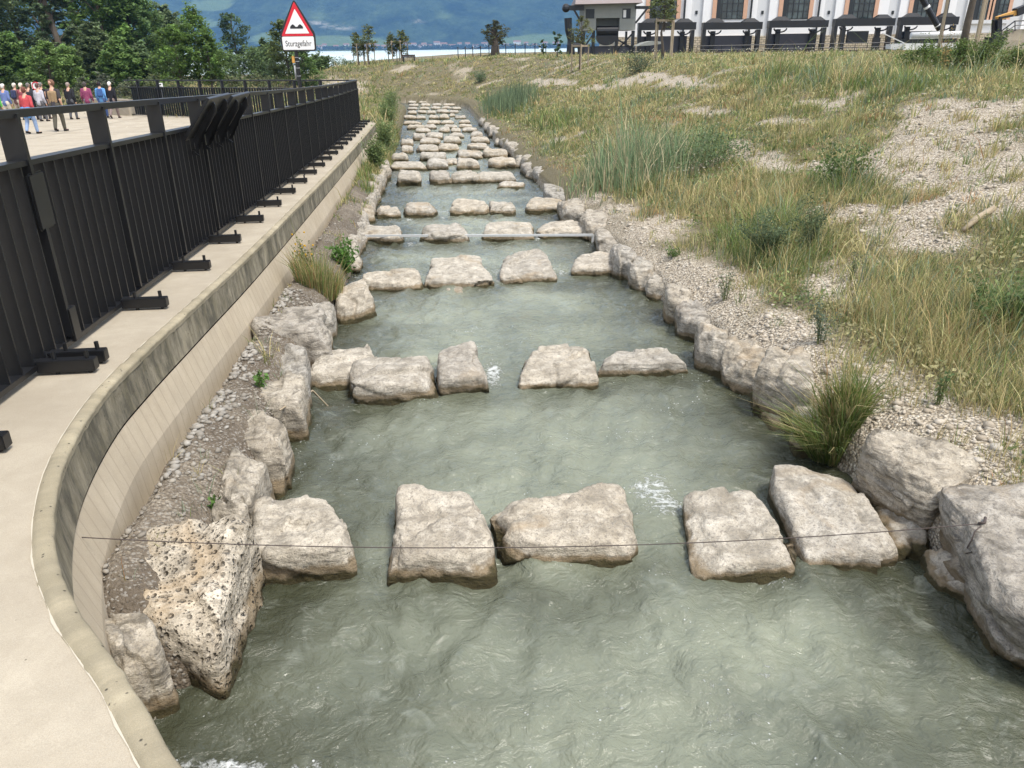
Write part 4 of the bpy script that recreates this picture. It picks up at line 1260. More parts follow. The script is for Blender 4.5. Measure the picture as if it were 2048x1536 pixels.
def grass(u, t, nb, hm, name, lab, parent_kind="stuff", wide=1.0, spread=0.10, gbias=0.0):
    x, y = xy(u, t)
    dist = np.hypot(x, y)
    n1, n2, n3 = noise2(u * 0.45, t * 0.45, 40.0, 3), noise2(u * 0.9, t * 0.9, 44.0, 3), noise2(u * 0.3, t * 0.3, 47.0, 2)
    gm, sm, rm = _cover(u, t, GREEN), _cover(u, t, STRAW), _cover(u, t, RUST)
    pg = np.clip(0.20 + gbias + 0.5 * n1 + 0.9 * gm - 0.3 * sm, 0.03, 1)
    ps = np.clip(0.62 - 0.45 * n1 + 0.35 * n2 + 0.6 * sm - 0.5 * gm, 0.05, 1)
    po = np.full_like(pg, 0.42)
    pr = np.clip(0.03 + 0.25 * n3 * (n2 > .1) + 1.6 * rm, 0.01, 2)
    pb = np.clip(0.10 + 0.5 * n3 + 0.35 * gm, 0.02, 1)
    pr_ = np.stack([pg, ps, po, pr, pb], 1)
    cum = np.cumsum(pr_ / pr_.sum(1)[:, None], 1)
    kind = (rng.uniform(0, 1, (len(u), 1)) > cum).sum(1).clip(0, 4)
    ch = hm * np.exp(rng.normal(0, 0.42, len(u))) * (0.75 + 0.9 * np.clip(n2, -.5, 1) + 0.9 * gm + 0.5 * sm)
    clean = rng.normal(0, 0.12, (len(u), 2)) + np.array([0.05, -0.03])
    rep = lambda a: np.repeat(a, nb, 0)
    N = len(u) * nb
    r_ = rep(spread * (1 + dist * 0.02)) * np.sqrt(rng.uniform(0, 1, N))
    a_ = rng.uniform(0, 6.283, N)
    bx, by = rep(x) + r_ * np.cos(a_), rep(y) + r_ * np.sin(a_)
    uu, tt = ut(bx, by)
    bz = tz(uu, tt) - 0.015
    h = np.maximum(rep(ch) * np.exp(rng.normal(-0.1, 0.35, N)), 0.04)
    lean = (rep(clean) + 0.9 * np.stack([np.cos(a_), np.sin(a_)], 1) * rng.uniform(0, 0.75, (N, 1)) + rng.normal(0, 0.28, (N, 2))) * h[:, None]
    w = np.maximum(0.004, rep(dist) * 0.00075) * rng.uniform(0.7, 1.5, N) * wide
    kk = np.where(rng.uniform(0, 1, N) < 0.70, rep(kind), rng.choice(5, N, p=[.25, .27, .33, .05, .10]))
    col = PALA[kk, rng.integers(0, 3, N)] * rep(np.exp(rng.normal(0, 0.14, len(u))))[:, None] * np.exp(rng.normal(0, 0.20, (N, 1)))
    V, Q, T_, C = blades(np.stack([bx, by, bz], 1), h, lean, w, col.clip(0, .8))
    return tag(npobj(name, V, [Q, T_], M['grass'], base=(0, 0, 0), col=C), lab, "grass", kind=parent_kind)
def polar(n, r0, r1, a0, a1):
    r = np.exp(rng.uniform(math.log(r0), math.log(r1), n)); a = np.radians(rng.uniform(a0, a1, n))
    return ut(r * np.sin(a), r * np.cos(a))
u, t = polar(142000, 3.2, 78, -14, 58)
d = sd_outer(u, t)
b_ = bare(u, t)
k = (d > 0.25) & (rng.uniform(0, 1, len(u)) < np.clip(1.02 - 1.03 * b_, 0.0, 1)) & (rng.uniform(0, 1, len(u)) < 0.15 + 0.85 * sstep(0.3, 2.2, d))
grass(u[k], t[k], 13, 0.088, "bank_grass", "dry mixed grass and weeds covering the right bank and the embankment")
u, t = polar(29000, 3.4, 45, -10, 56)
k = (sd_outer(u, t) > 0.3) & (bare(u, t) > 0.35) & (noise2(u * 2.3, t * 2.3, 60.0, 3) + .25 * rng.normal(size=len(u)) > 0.14)
grass(u[k], t[k], 11, 0.11, "gravel_tufts", "small dry tufts scattered over the bare gravel", spread=0.05)
u, t = polar(7000, 4, 60, -10, 56)
k = (sd_outer(u, t) > 0.7) & (rng.uniform(0, 1, len(u)) < 1 - .8 * bare(u, t)) & (noise2(u * .7, t * .7, 120., 3) > -.05)
grass(u[k], t[k], 5, 0.27, "dry_stalks", "long dry stalks standing above the shorter grass of the right bank", wide=.7, spread=.12, gbias=-.6)
u, t = polar(16000, 28, 95, -44, -8)
k = (sd_outer(u, t) > 0.3) | ((sd_inner(u, t) > 0.15) & (u > 31.2) & ((u > 43.2) | (t > -2.6 - np.maximum(0, u - 30.5) * 1.55 )))
grass(u[k], t[k], 10, 0.15, "meadow_grass", "tall pale meadow grass beyond the plaza", spread=0.16, gbias=0.5)
u = rng.uniform(14, 34, 4200); t = rng.uniform(-1.72, -1.12, 4200)
k = rng.uniform(0, 1, 4200) < np.clip((u - 14) / 9, 0, 1) * sstep(-0.5, 0.3, noise2(u * 0.8, t, 3.0, 2) + (u - 17) * 0.06)
grass(u[k], t[k], 12, 0.10, "strip_grass", "overgrown grass between wall and stream further along", spread=0.10, gbias=1.0)
u = rng.uniform(3, 13, 260); t = rng.uniform(-1.65, -1.2, 260)
k = noise2(u * 1.5, t * 2, 13.0, 2) > 0.15
grass(u[k], t[k], 7, 0.07, "strip_tufts", "tiny sparse tufts on the gravel strip", spread=0.03)

# low leafy ground cover between the grasses
u, t = polar(145000, 3.5, 70, -12, 58)
k = (sd_outer(u, t) > 0.5) & (rng.uniform(0, 1, len(u)) < np.clip(.9 - bare(u, t), 0, 1)) & (noise2(u * .8, t * .8, 91., 3) > .0)
u, t = u[k], t[k]
x_, y_ = xy(u, t)
ds = np.hypot(x_, y_)
gc = np.where((noise2(u * .5, t * .5, 95., 3) > .05)[:, None], np.array([[.17, .215, .085]]), np.array([[.33, .31, .165]])) * np.exp(rng.normal(0, .3, (len(u), 1)))
_gcargs = (np.stack([x_, y_, tz(u, t) + rng.uniform(.01, .10, len(u))], 1), .03 + .0022 * ds, gc)

# small white and yellow flower heads among the grass
def flowers(u, t, hh, c, name, lab, size=0.012):
    x, y = xy(u, t)
    z = tz(u, t) + hh
    s = np.maximum(size, np.hypot(x, y) * 0.0006)[:, None, None]
    v = IV[None] * s * np.array([1, 1, .6]) + np.stack([x, y, z], 1)[:, None]
    F = (IF[None] + (np.arange(len(u)) * len(IV))[:, None, None]).reshape(-1, 3)
    C = np.repeat(np.tile(np.array(c), (len(u), 1)) * rng.uniform(.7, 1.1, (len(u), 1)), len(IV), 0)
    tag(npobj(name, v.reshape(-1, 3), F, M['leaf'], base=(0, 0, 0), col=C), lab, "flowers", kind="stuff")
u, t = polar(2600, 12, 60, -8, 34)
k = (sd_outer(u, t) > 1) & (noise2(u * 0.5, t * 0.5, 71.0, 3) > 0.12) & (bare(u, t) < 0.4)
u, t = u[k], t[k]
flowers(u, t, rng.uniform(.18, .5, len(u)), (.68, .66, .55), "white_flowers", "small white flower heads among the grass of the right bank")

# ------------------------------------------------------------------ single plants
def leaf_quads(c, size, col, droop=0.3, up=0.55):
    n = len(c)
    nrm_ = rng.normal(size=(n, 3)); nrm_[:, 2] = np.abs(nrm_[:, 2]) + up
    nrm_ /= np.linalg.norm(nrm_, axis=1)[:, None]
    a = np.cross(nrm_, rng.normal(size=(n, 3))); a /= np.linalg.norm(a, axis=1)[:, None] + 1e-9
    b = np.cross(nrm_, a)
    s = (size * rng.uniform(0.6, 1.35, n))[:, None]
    V = np.stack([c - a * s * .5, c + b * s * .28 - nrm_ * s * .04, c + a * s * .55 - [0, 0, 0] * s, c - b * s * .28 - nrm_ * s * .04], 1).reshape(-1, 3)
    return V, np.arange(4 * n).reshape(n, 4), np.repeat(col, 4, 0)
V, Q, C = leaf_quads(*_gcargs, up=.4)
tag(npobj("ground_cover", V, Q, M['leaf'], base=(0, 0, 0), col=C), "low leafy ground cover between the grasses of the right bank", "plants", kind="stuff")
def tuft(px, py, n, h, spread, kinds, lab, name="grass_tuft", lean=0.5, wd=0.006, drop=(0, 0), cat="plant"):
    p = onland(px, py)
    a_ = rng.uniform(0, 6.283, n); r_ = spread * np.sqrt(rng.uniform(0, 1, n))
    bx, by = p[0] + r_ * np.cos(a_), p[1] + r_ * np.sin(a_)
    bz = np.maximum(tz(*ut(bx, by)), p[2] - 0.12) - 0.01
    hh = h * np.exp(rng.normal(-.1, .3, n))
    ln = (np.stack([np.cos(a_), np.sin(a_)], 1) * rng.uniform(0, lean, (n, 1)) + rng.normal(0, .12, (n, 2)) + np.array(drop)) * hh[:, None]
    kk = rng.choice(len(kinds), n)
    col = np.array([PAL[kinds[i]][rng.integers(0, 3)] for i in kk]) * np.exp(rng.normal(0, .2, (n, 1)))
    V, Q, T_, C = blades(np.stack([bx, by, bz], 1), hh, ln, wd * rng.uniform(.7, 1.4, n), col)
    return tag(npobj(name, V, [Q, T_], M['grass'], base=p, col=C), lab, cat)
def weed(px, py, h, w, n, size, c, lab, name="weed", p=None, stems=7, cat="plant", tip=None, base_off=0.0, thin=False):
    p = onland(px, py) if p is None else np.array(p, float)
    root_ = empty(name, p, lab, cat)
    mb = MB()
    cs, ks = [], []
    per = max(1, n // stems)
    for s in range(stems):
        a = rng.uniform(0, 6.283); e = w * rng.uniform(.3, 1.0); hh = h * rng.uniform(.6, 1.05)
        top = p + np.array([math.cos(a) * e, math.sin(a) * e, hh])
        mid = p + np.array([math.cos(a) * e * .35, math.sin(a) * e * .35, hh * .55])
        st = p + np.array([math.cos(a) * w * .12, math.sin(a) * w * .12, -0.02])
        mb.tube([st, mid, top], [.004 + .002 * h, .003 + .0015 * h, .0015], 5, cap=False)
        k_ = rng.uniform(.2, 1, per)[:, None]
        pos = np.where(k_ < .55, st + (mid - st) * (k_ / .55), mid + (top - mid) * ((k_ - .55) / .45))
        cs.append(pos + rng.normal(0, (size * .9 if thin else w * .22), (per, 3)))
        ks.append(np.full((per, 1), math.exp(rng.normal(0, .15))))
    cs, ks = np.concatenate(cs), np.concatenate(ks)
    col = np.array(c) * ks * np.exp(rng.normal(0, .18, (len(cs), 1)))
    mb.build("stem", M['stalk'], root_)
    V, Q, C = leaf_quads(cs, size, col, up=.3)
    npobj("leaves", V, Q, M['leaf'], root_, col=C)
    if tip:
        npt = 26
        k = rng.choice(len(cs), npt)
        q_ = cs[k] + np.array([0, 0, h * .12])
        v = (IV[None] * 0.012 + q_[:, None]).reshape(-1, 3)
        F = (IF[None] + (np.arange(npt) * len(IV))[:, None, None]).reshape(-1, 3)
        npobj("blossoms", v, F, M['leaf'], root_, col=np.tile(np.array(tip), (len(v), 1)))
    return root_
M['stalk'] = flat("plant_stalk", (0.12, 0.13, 0.05), 0.8)
tuft(1668, 880, 1700, 0.34, 0.16, ['green', 'green', 'green', 'olive', 'straw'], "bright green arching grass tuft hanging over the water behind the rightmost near stone", lean=0.9, wd=.007, drop=(-.45, -.45))
tuft(1640, 880, 260, 0.36, 0.10, ['rust', 'straw', 'olive'], "brown dead blades hanging to the water under the green tuft", lean=0.6, drop=(-.45, -.5), name="dry_grass_tuft")
tuft(638, 572, 1200, 0.31, 0.25, ['olive', 'green', 'green', 'straw', 'rust'], "long olive grass tuft with yellow flowers against the wall left of the third row", lean=0.55, wd=.006)
tuft(905, 345, 120, 0.30, 0.06, ['olive', 'green'], "small grass tuft growing from between stones of the sixth row", wd=.010, lean=.5)
bpos = onland(640, 560)
weed(618, 555, .45, .18, 300, .03, (.10, .13, .04), "yellow-blossomed weed standing in the olive grass tuft", tip=(.75, .48, .03))
weed(690, 545, .42, .22, 620, .060, (.085, .17, .035), "leafy bright green weed leaning over the left end of the third row", stems=10)
weed(684, 600, .14, .12, 160, .05, (.10, .19, .04), "leafy green weed trailing down to the water below the third row", stems=7)
weed(520, 775, .14, .06, 60, .04, (.10, .19, .045), "small green weed on the gravel strip beside the second row", stems=4)
weed(432, 1020, .08, .05, 40, .035, (.09, .17, .04), "tiny green weed behind the pitted cream block", stems=3)
weed(720, 345, .22, .16, 120, .09, (.09, .17, .035), "broad-leaved rosette at the wall foot left of the sixth row", stems=6, name="broadleaf_weed")
weed(802, 322, .55, .22, 420, .09, (.075, .16, .035), "green leafy branch overhanging the stream left of the seventh row", stems=9, name="streamside_bush")
for i, (px, py, h, w, lab) in enumerate([(770, 300, .75, .35, "tall green weeds on the left bank beside the ninth row"), (752, 335, .6, .3, "green weeds between wall and stream short of the ninth row"), (778, 250, .9, .45, "dense tall weeds where the concrete wall ends"), (782, 218, .9, .5, "pale green weeds on the left bank beyond the end of the wall")]):
    weed(px, py, h * 1.15, w * 1.2, 2600, .055, (.15, .205, .075), lab, stems=30, name="weed_clump")
# reed stand on the right bank
p = onland(1245, 372); e = onland(1335, 362)
n = 2600
bx = p[0] + rng.normal(0, .62, n) + .35; by = p[1] + rng.normal(0, .75, n) + .5
bz = tz(*ut(bx, by)) - .02
hh = 1.1 * (.8 + .5 * noise2(bx * 1.6, by * 1.6, 3.0, 2)) * np.exp(rng.normal(-.2, .33, n)) * np.exp(-((bx - p[0] - .2) / 1.5) ** 2)
ln = rng.normal(0, .26, (n, 2)) * hh[:, None]
col = np.where(rng.uniform(0, 1, (n, 1)) < .28, np.array([[.50, .44, .28]]), np.array([[.19, .265, .14]])) * np.exp(rng.normal(0, .22, (n, 1)))
V, Q, T_, C = blades(np.stack([bx, by, bz], 1), hh, ln, .016 * rng.uniform(.6, 1.4, n), col)
tag(npobj("reed_stand", V, [Q, T_], M['grass'], base=p, col=C), "tall blue-green reeds with dry stalks on the right bank beside the sixth row", "reeds")
n = 1500
p = onland(985, 222)
bx = p[0] + .9 + rng.normal(0, .6, n); by = p[1] + rng.normal(0, 2.0, n)
V, Q, T_, C = blades(np.stack([bx, by, tz(*ut(bx, by)) - .02], 1), .9 * np.exp(rng.normal(-.1, .25, n)), rng.normal(0, .12, (n, 2)), .028 * rng.uniform(.6, 1.3, n), np.array([[.15, .20, .11]]) * np.exp(rng.normal(0, .25, (n, 1))))
tag(npobj("reed_stand", V, [Q, T_], M['grass'], base=p, col=C), "smaller reed stand further along the right bank near the far rows", "reeds")
for px, py, h, w, n, sz, c, lab in [(1530, 525, .55, .42, 2600, .030, (.105, .145, .075), "dark feathery weed clump left of the bare gravel, level with the third row"), (1620, 500, .6, .3, 1300, .028, (.12, .16, .08), "thin-stemmed grey-green weed beside the dark feathery clump"),
        (1990, 650, .32, .42, 1500, .045, (.11, .17, .06), "low bright green plant at the right edge of the photo"), (1640, 690, .40, .16, 420, .022, (.12, .16, .11), "wispy grey-green weed behind the tall white boulder"), (1450, 600, .35, .14, 240, .022, (.12, .15, .09), "sparse dark weed on the gravel above the third row"),
        (1875, 810, .30, .06, 140, .022, (.12, .18, .07), "lone upright green stem on the gravel near the white-topped boulder"), (1345, 515, .14, .12, 160, .03, (.10, .16, .045), "small green plant on the gravel beside the third row"), (1420, 335, .55, .9, 2200, .05, (.13, .185, .085), "broad dark green weed patch right of the reeds"), (1185, 350, .35, .3, 700, .04, (.10, .16, .07), "soft green plant at the stream edge below the reeds"),
        (960, 165, .8, .6, 900, .08, (.12, .17, .09), "grey-green bush on the embankment beyond the last row"), (1275, 145, .7, .9, 1300, .07, (.085, .105, .06), "dark low bush on the right bank below the gatehouse"), (1695, 370, .4, .5, 1300, .05, (.10, .15, .05), "green weed patch left of the bare gravel slope"),
        (1700, 560, .3, .12, 220, .02, (.13, .16, .10), "faint thin weed right of the dark feathery clump")]:
    weed(px, py, h, w, n, sz, c, lab, stems=max(6, int(n / 90)), thin=h > .3 and w < .5)

# ------------------------------------------------------------------ trees
def tree(base, H, W, c, n, size, lab, trunk_h=.3, name="tree", cat="tree", group=None, clumps=26, tr=None, shape='round', stakes=0, dens=.42):
    base = np.array(base, float)
    r = empty(name, base, lab, cat, group)
    tr = tr or H * 0.016
    mb = MB()
    lean = rng.normal(0, .02, 2) * H
    top = base + np.array([lean[0], lean[1], H * .93])
    wig = [base + (top - base) * s + np.append(rng.normal(0, .012 * H, 2), 0) * (s > 0) for s in (0, .2, .4, .6, .8, 1)]
    wig[0] = wig[0] - np.array([0, 0, .15])
    mb.tube(wig, [tr * 1.25, tr, tr * .8, tr * .55, tr * .32, tr * .1], 9)
    pos, ks = [], []
    per = n // clumps
    for i in range(clumps):
        s = trunk_h + (1 - trunk_h) * (i + rng.uniform(0, 1)) / clumps
        k = (s - trunk_h) / (1 - trunk_h)
        if shape == 'round': prof = math.sin(math.pi * min(1, .12 + .88 * k) ** .85) ** .7
        elif shape == 'cone': prof = (1 - k) * .95 + .07
        elif shape == 'column': prof = .55 + .45 * math.sin(math.pi * k)
        else: prof = .75
        a = i * 2.4 + rng.uniform(-.5, .5)
        e = W / 2 * prof * rng.uniform(.35, .95)
        ax_ = base + (top - base) * s
        cc = ax_ + np.array([math.cos(a) * e, math.sin(a) * e, (-.05 * W if shape == 'cone' else .06 * H * (1 - k))])
        st = base + (top - base) * max(trunk_h * .7, s - .10)
        mb.tube([st, (st + cc) / 2 + np.array([0, 0, .02 * H]), cc], [tr * .34, tr * .2, tr * .06], 5, cap=False)
        cr = W * dens * .5 * rng.uniform(.6, 1.15) * (.55 + .45 * prof)
        g = rng.normal(size=(per, 3)); g /= np.linalg.norm(g, axis=1)[:, None]
        rr_ = cr * rng.uniform(.1, 1, (per, 1)) ** .55
        sub = rng.normal(0, .55, (7, 3)) * cr
        q_ = cc + sub[rng.integers(0, 7, per)] * .75 + g * rr_ * .55 * np.array([1, 1, .62 if shape != 'cone' else .35])
        pos.append(q_)
        ks.append(np.full((per, 1), math.exp(rng.normal(0, .20))))
    mb.build("trunk", M['bark'], r, smooth=True)
    pos, ks = np.concatenate(pos), np.concatenate(ks)
    pos = pos[pos[:, 2] > base[2] + .1]; ks = ks[:len(pos)]
    col = np.array(c) * ks * np.exp(rng.normal(0, .22, (len(pos), 1))) * np.array([1, 1, 1]) + np.array([.02, .012, 0]) * rng.uniform(0, 1, (len(pos), 1))
    V, Q, C = leaf_quads(pos, size, col, up=1.1)
    npobj("crown", V, Q, M['leaf'], r, col=C)
    if stakes:
        for i in range(stakes):
            a = i * 2 * math.pi / stakes + .5
            p = base + np.array([math.cos(a) * .55, math.sin(a) * .55, -.1])
            MB().tube([p, p + np.array([0, 0, stakes_h])], .04, 7).build("stake", M['stake'], r)
        pts = [base + np.array([math.cos(i * 2 * math.pi / stakes + .5) * .55, math.sin(i * 2 * math.pi / stakes + .5) * .55, stakes_h - .2]) for i in range(stakes)]
        mb = MB()
        for a_, b_2 in zip(pts, pts[1:] + pts[:1]): mb.bar(a_, b_2, .03, .10)
        mb.build("crossbar", M['stake'], r)
    return r
stakes_h = 2.0
def gz(x, y): return float(tz(*ut(x, y)))
def ptree(px, Y, ytop, wpx, c, n, size, lab, **kw):
    q_ = at(px, 100, Y)
    base = (q_[0], Y, gz(q_[0], Y))
    H = at(px, ytop, Y)[2] - base[2]
    return tree(base, H, wpx * Y * CT / FPX, c, n, size, lab, **kw)
G1, G2, G3, G4 = (.13, .215, .065), (.105, .175, .06), (.16, .25, .078), (.125, .175, .085)
FG = "trees of the wood behind the plaza"
wood = [(-75, 66, -190, 130, G2, 'round'), (-20, 72, -210, 150, G4, 'round'), (38, 78, -230, 150, G2, 'round'), (88, 72, -250, 120, (.085, .13, .07), 'cone'), (122, 66, -260, 115, (.095, .135, .07), 'cone'), (165, 74, -200, 120, (.10, .155, .065), 'cone'), (208, 70, -150, 110, G1, 'round'), (243, 80, -170, 110, G2, 'round'),
        (272, 72, -90, 90, (.105, .18, .065), 'round'), (300, 84, -25, 100, G2, 'round'), (340, 90, 5, 90, G4, 'round'), (190, 62, 40, 80, G4, 'round'), (235, 60, 70, 70, G1, 'round'), (20, 60, 60, 90, G1, 'round'), (275, 62, 85, 70, (.10, .15, .07), 'round')]
WL = ["dark round-topped tree at the very left of the wood", "grey-green broad tree second from the left in the wood", "tall dark tree behind the walking group's left half", "left one of the drooping conifers in the wood", "middle drooping conifer with bare red trunk top in the wood", "right one of the drooping conifers in the wood", "leafy tree just right of the conifers", "dark tree behind the gap right of the conifers",
      "light green tree at the right shoulder of the tall wood", "dark tree where the wood steps down to the hill view", "small dark tree left behind the maples", "low dark tree at the foot of the right conifer", "low fresh green tree right of the conifers' foot", "low green tree under the left edge of the wood", "low pale green tree left of the maples"]
for (px, Y, yt, w, c, sh), lab in zip(wood, WL):
    ptree(px, Y, yt, w, c, 10000, .33, lab, trunk_h=.08 if sh == 'round' else .05, shape=sh, clumps=44, group=FG, dens=.45 if sh == 'round' else .34, name="conifer" if sh == 'cone' else "tree")
ptree(88, 49, 76, 78, G3, 6500, .15, "bushy light green tree on the left behind the walkers, taller half of a pair", trunk_h=.22, clumps=34)
ptree(130, 50, 86, 72, G3, 6000, .15, "bushy light green tree on the right of the pair behind the walkers", trunk_h=.22, clumps=34)
MG = "maples in a row beyond the far railing"
ptree(350, 47, 45, 105, (.105, .18, .045), 5200, .15, "left maple of the row of three beyond the far railing", trunk_h=.28, clumps=30, group=MG)
ptree(388, 48, 4, 100, (.11, .19, .048), 6500, .15, "tallest maple in the middle of the row beyond the far railing", trunk_h=.25, clumps=36, group=MG)
ptree(415, 47, 62, 80, (.10, .17, .045), 4200, .15, "right maple of the row of three beyond the far railing", trunk_h=.30, clumps=26, group=MG)
ptree(472, 84, 20, 62, (.066, .112, .055), 5200, .22, "slender dark tree standing alone right of the maples", trunk_h=.10, clumps=34, shape='column', dens=.5)
ptree(515, 95, 92, 70, (.045, .078, .036), 2600, .25, "low dark tree between the slender tree and the sign", trunk_h=.05, clumps=20)
ptree(572, 62, 34, 84, (.115, .155, .055), 6000, .19, "round olive tree behind the warning sign", trunk_h=.06, clumps=36)
ptree(607, 58, 88, 66, (.10, .165, .05), 3800, .16, "short green tree with two thin trunks right of the sign post", trunk_h=.30, clumps=24)
for px, Y, yt, w, c, lab in [(150, 45.5, 152, 50, (.11, .135, .085), "grey-green shrub behind the man in tan"), (195, 45.5, 148, 46, (.12, .14, .10), "silvery shrub behind the woman in magenta"), (250, 47, 158, 60, (.12, .14, .085), "pale shrub behind the striding white-haired man"), (300, 50, 150, 60, (.13, .16, .07), "yellow-green shrub left of the maples' trunks"),
        (20, 47, 150, 60, (.075, .12, .05), "green shrub behind the leftmost walkers"), (450, 52, 152, 60, (.13, .16, .07), "light shrub in the meadow right of the maples"), (510, 52, 148, 66, (.12, .145, .07), "meadow shrub left of the sign post"), (655, 75, 122, 60, (.10, .14, .075), "pale shrub on the lake shore left of the embankment"), (690, 80, 124, 50, (.11, .15, .08), "small shrub at the lake edge of the embankment"), (350, 60, 128, 80, (.07, .105, .045), "dense shrub behind the left maple"), (430, 64, 122, 80, (.075, .115, .05), "dense shrub behind the right maple"), (545, 66, 118, 60, (.06, .095, .04), "dark shrub behind the sign post")]:
    ptree(px, Y, yt, w, c, 1500, .13, lab, trunk_h=.02, clumps=16, name="shrub", cat="shrub", dens=.6)
for px, Y, yt, w, lab in [(440, 72, 98, 80, "low bushy tree between the maples and the slender dark tree"), (505, 74, 96, 90, "low broad tree right of the slender dark tree"), (545, 70, 88, 80, "low bushy tree just left of the sign post"), (530, 78, 76, 60, "hazy green tree rising behind the low broad tree"), (632, 70, 112, 60, "low bush right of the sign post by the lake")]:
    ptree(px, Y, yt, w, (.10, .155, .06), 3600, .22, lab, trunk_h=.04, clumps=26, dens=.55)
YG = (.13, .155, .055)
SG = "young staked trees on the embankment"
stakes_h = 1.9
for px, yt, w, lab in [(716, 62, 24, "young staked tree, first from the left on the embankment by the lake"), (736, 47, 28, "young staked tree, second from the left and tallest on the embankment"), (786, 66, 26, "young staked tree, third from the left on the embankment by the lake"), (803, 58, 24, "young staked tree, rightmost of the four on the embankment")]:
    ptree(px, 72, yt, w * 1.15, YG, 1500, .15, lab, trunk_h=.30, clumps=20, stakes=3, group=SG, tr=.05, shape='round', dens=.62)
ptree(990, 74, 40, 52, (.085, .095, .045), 2600, .15, "old knobbly pollard willow on the skyline above the stream", trunk_h=.35, clumps=22, tr=.38)
ptree(1086, 66, 76, 16, (.07, .12, .05), 500, .14, "small sapling left of the gatehouse, shorter of two", trunk_h=.05, clumps=8, tr=.03, shape='column')
ptree(1115, 60, 58, 24, (.07, .125, .05), 900, .14, "slim sapling left of the gatehouse, taller of two", trunk_h=.05, clumps=10, tr=.03, shape='column')
stakes_h = 1.5
ptree(1161, 48, 26, 52, (.14, .155, .065), 1300, .11, "young staked tree in front of the gatehouse", trunk_h=.42, clumps=16, stakes=3, tr=.05)
stakes_h = 2.0
ptree(1327, 42, -30, 58, (.12, .15, .055), 2300, .11, "young staked tree in front of the white facade", trunk_h=.50, clumps=22, stakes=4, tr=.07)
stakes_h = 4.2
ptree(1925, 21, -420, 300, (.11, .14, .05), 1500, .12, "tree with long stakes in front of the right end of the white building", trunk_h=.72, clumps=16, stakes=3, tr=.085)
for px, Y, yt, w, c, lab in [(1850, 21, 92, 110, (.11, .165, .045), "left one of the green bushes in front of the silver trailer"), (1925, 20.5, 88, 120, (.10, .155, .045), "middle green bush round the staked tree"), (1990, 20, 74, 120, (.11, .16, .05), "tallest green bush beside the loader crane"), (2055, 19.5, 100, 90, (.10, .15, .05), "green bush cut by the right edge of the photo")]:
    ptree(px, Y, yt, w, c, 3600, .055, lab, trunk_h=.02, clumps=30, name="bush", cat="bush", group="bushes on the crest at the right", dens=.55, tr=.012)
q_ = onland(1880, 128)
weed(1880, 128, 1.0, .14, 160, .05, (.28, .20, .08), "dry brown upright stalks in front of the bushes", p=(at(1885, 128, 19)[0], 19, gz(at(1885, 128, 19)[0], 19)), stems=8, name="dry_stalks", thin=True)

# ------------------------------------------------------------------ people walking away across the plaza
def capsule(mb, a, b, ra, rb, n=9):
    a, b = np.asarray(a, float), np.asarray(b, float)
    d = b - a
    L = np.linalg.norm(d)
    d = d / (L + 1e-9) if L > 1e-6 else np.array([0, 0, 1.0])
    pts = [a - d * ra, a - d * ra * .7, a, (a + b) / 2, b, b + d * rb * .7, b + d * rb]
    mb.tube(pts, [ra * .08, ra * .72, ra, (ra + rb) / 2, rb, rb * .72, rb * .08], n)
def blob(name, caps, mat, parent, voxel, scale=1.0, smooth=3, col=None):
    mb = MB()
    for c in caps: capsule(mb, *c)
    F = [np.array(mb.Q), np.array(mb.T)]
    tmp = npobj("tmp", np.concatenate(mb.V), F, mat)
    md = tmp.modifiers.new("r", 'REMESH'); md.mode = 'VOXEL'; md.voxel_size = voxel; md.use_smooth_shade = True
    if smooth:
        sm = tmp.modifiers.new("s", 'SMOOTH'); sm.iterations = smooth; sm.factor = .5
    dg = bpy.context.evaluated_depsgraph_get()
    me = bpy.data.meshes.new_from_object(tmp.evaluated_get(dg))
    old = tmp.data
    bpy.data.objects.remove(tmp); bpy.data.meshes.remove(old)
    me.name = name
    if not me.materials: me.materials.append(mat)
    o = bpy.data.objects.new(name, me)
    COL.objects.link(o)
    o.parent = parent
    return o
CL = {}
def cloth(c, rough=.85):
    k = tuple(c)
    if k not in CL: CL[k] = flat("cloth_%d" % len(CL), tuple(.68 * v + .32 * .8 * sum(lin(*c)) / 3 for v in lin(*c)), rough, var=.22, scale=14, spec=.2, bump=.25)
    return CL[k]
M['skin'] = flat("skin", (0.52, 0.30, 0.21), .55, var=.08)
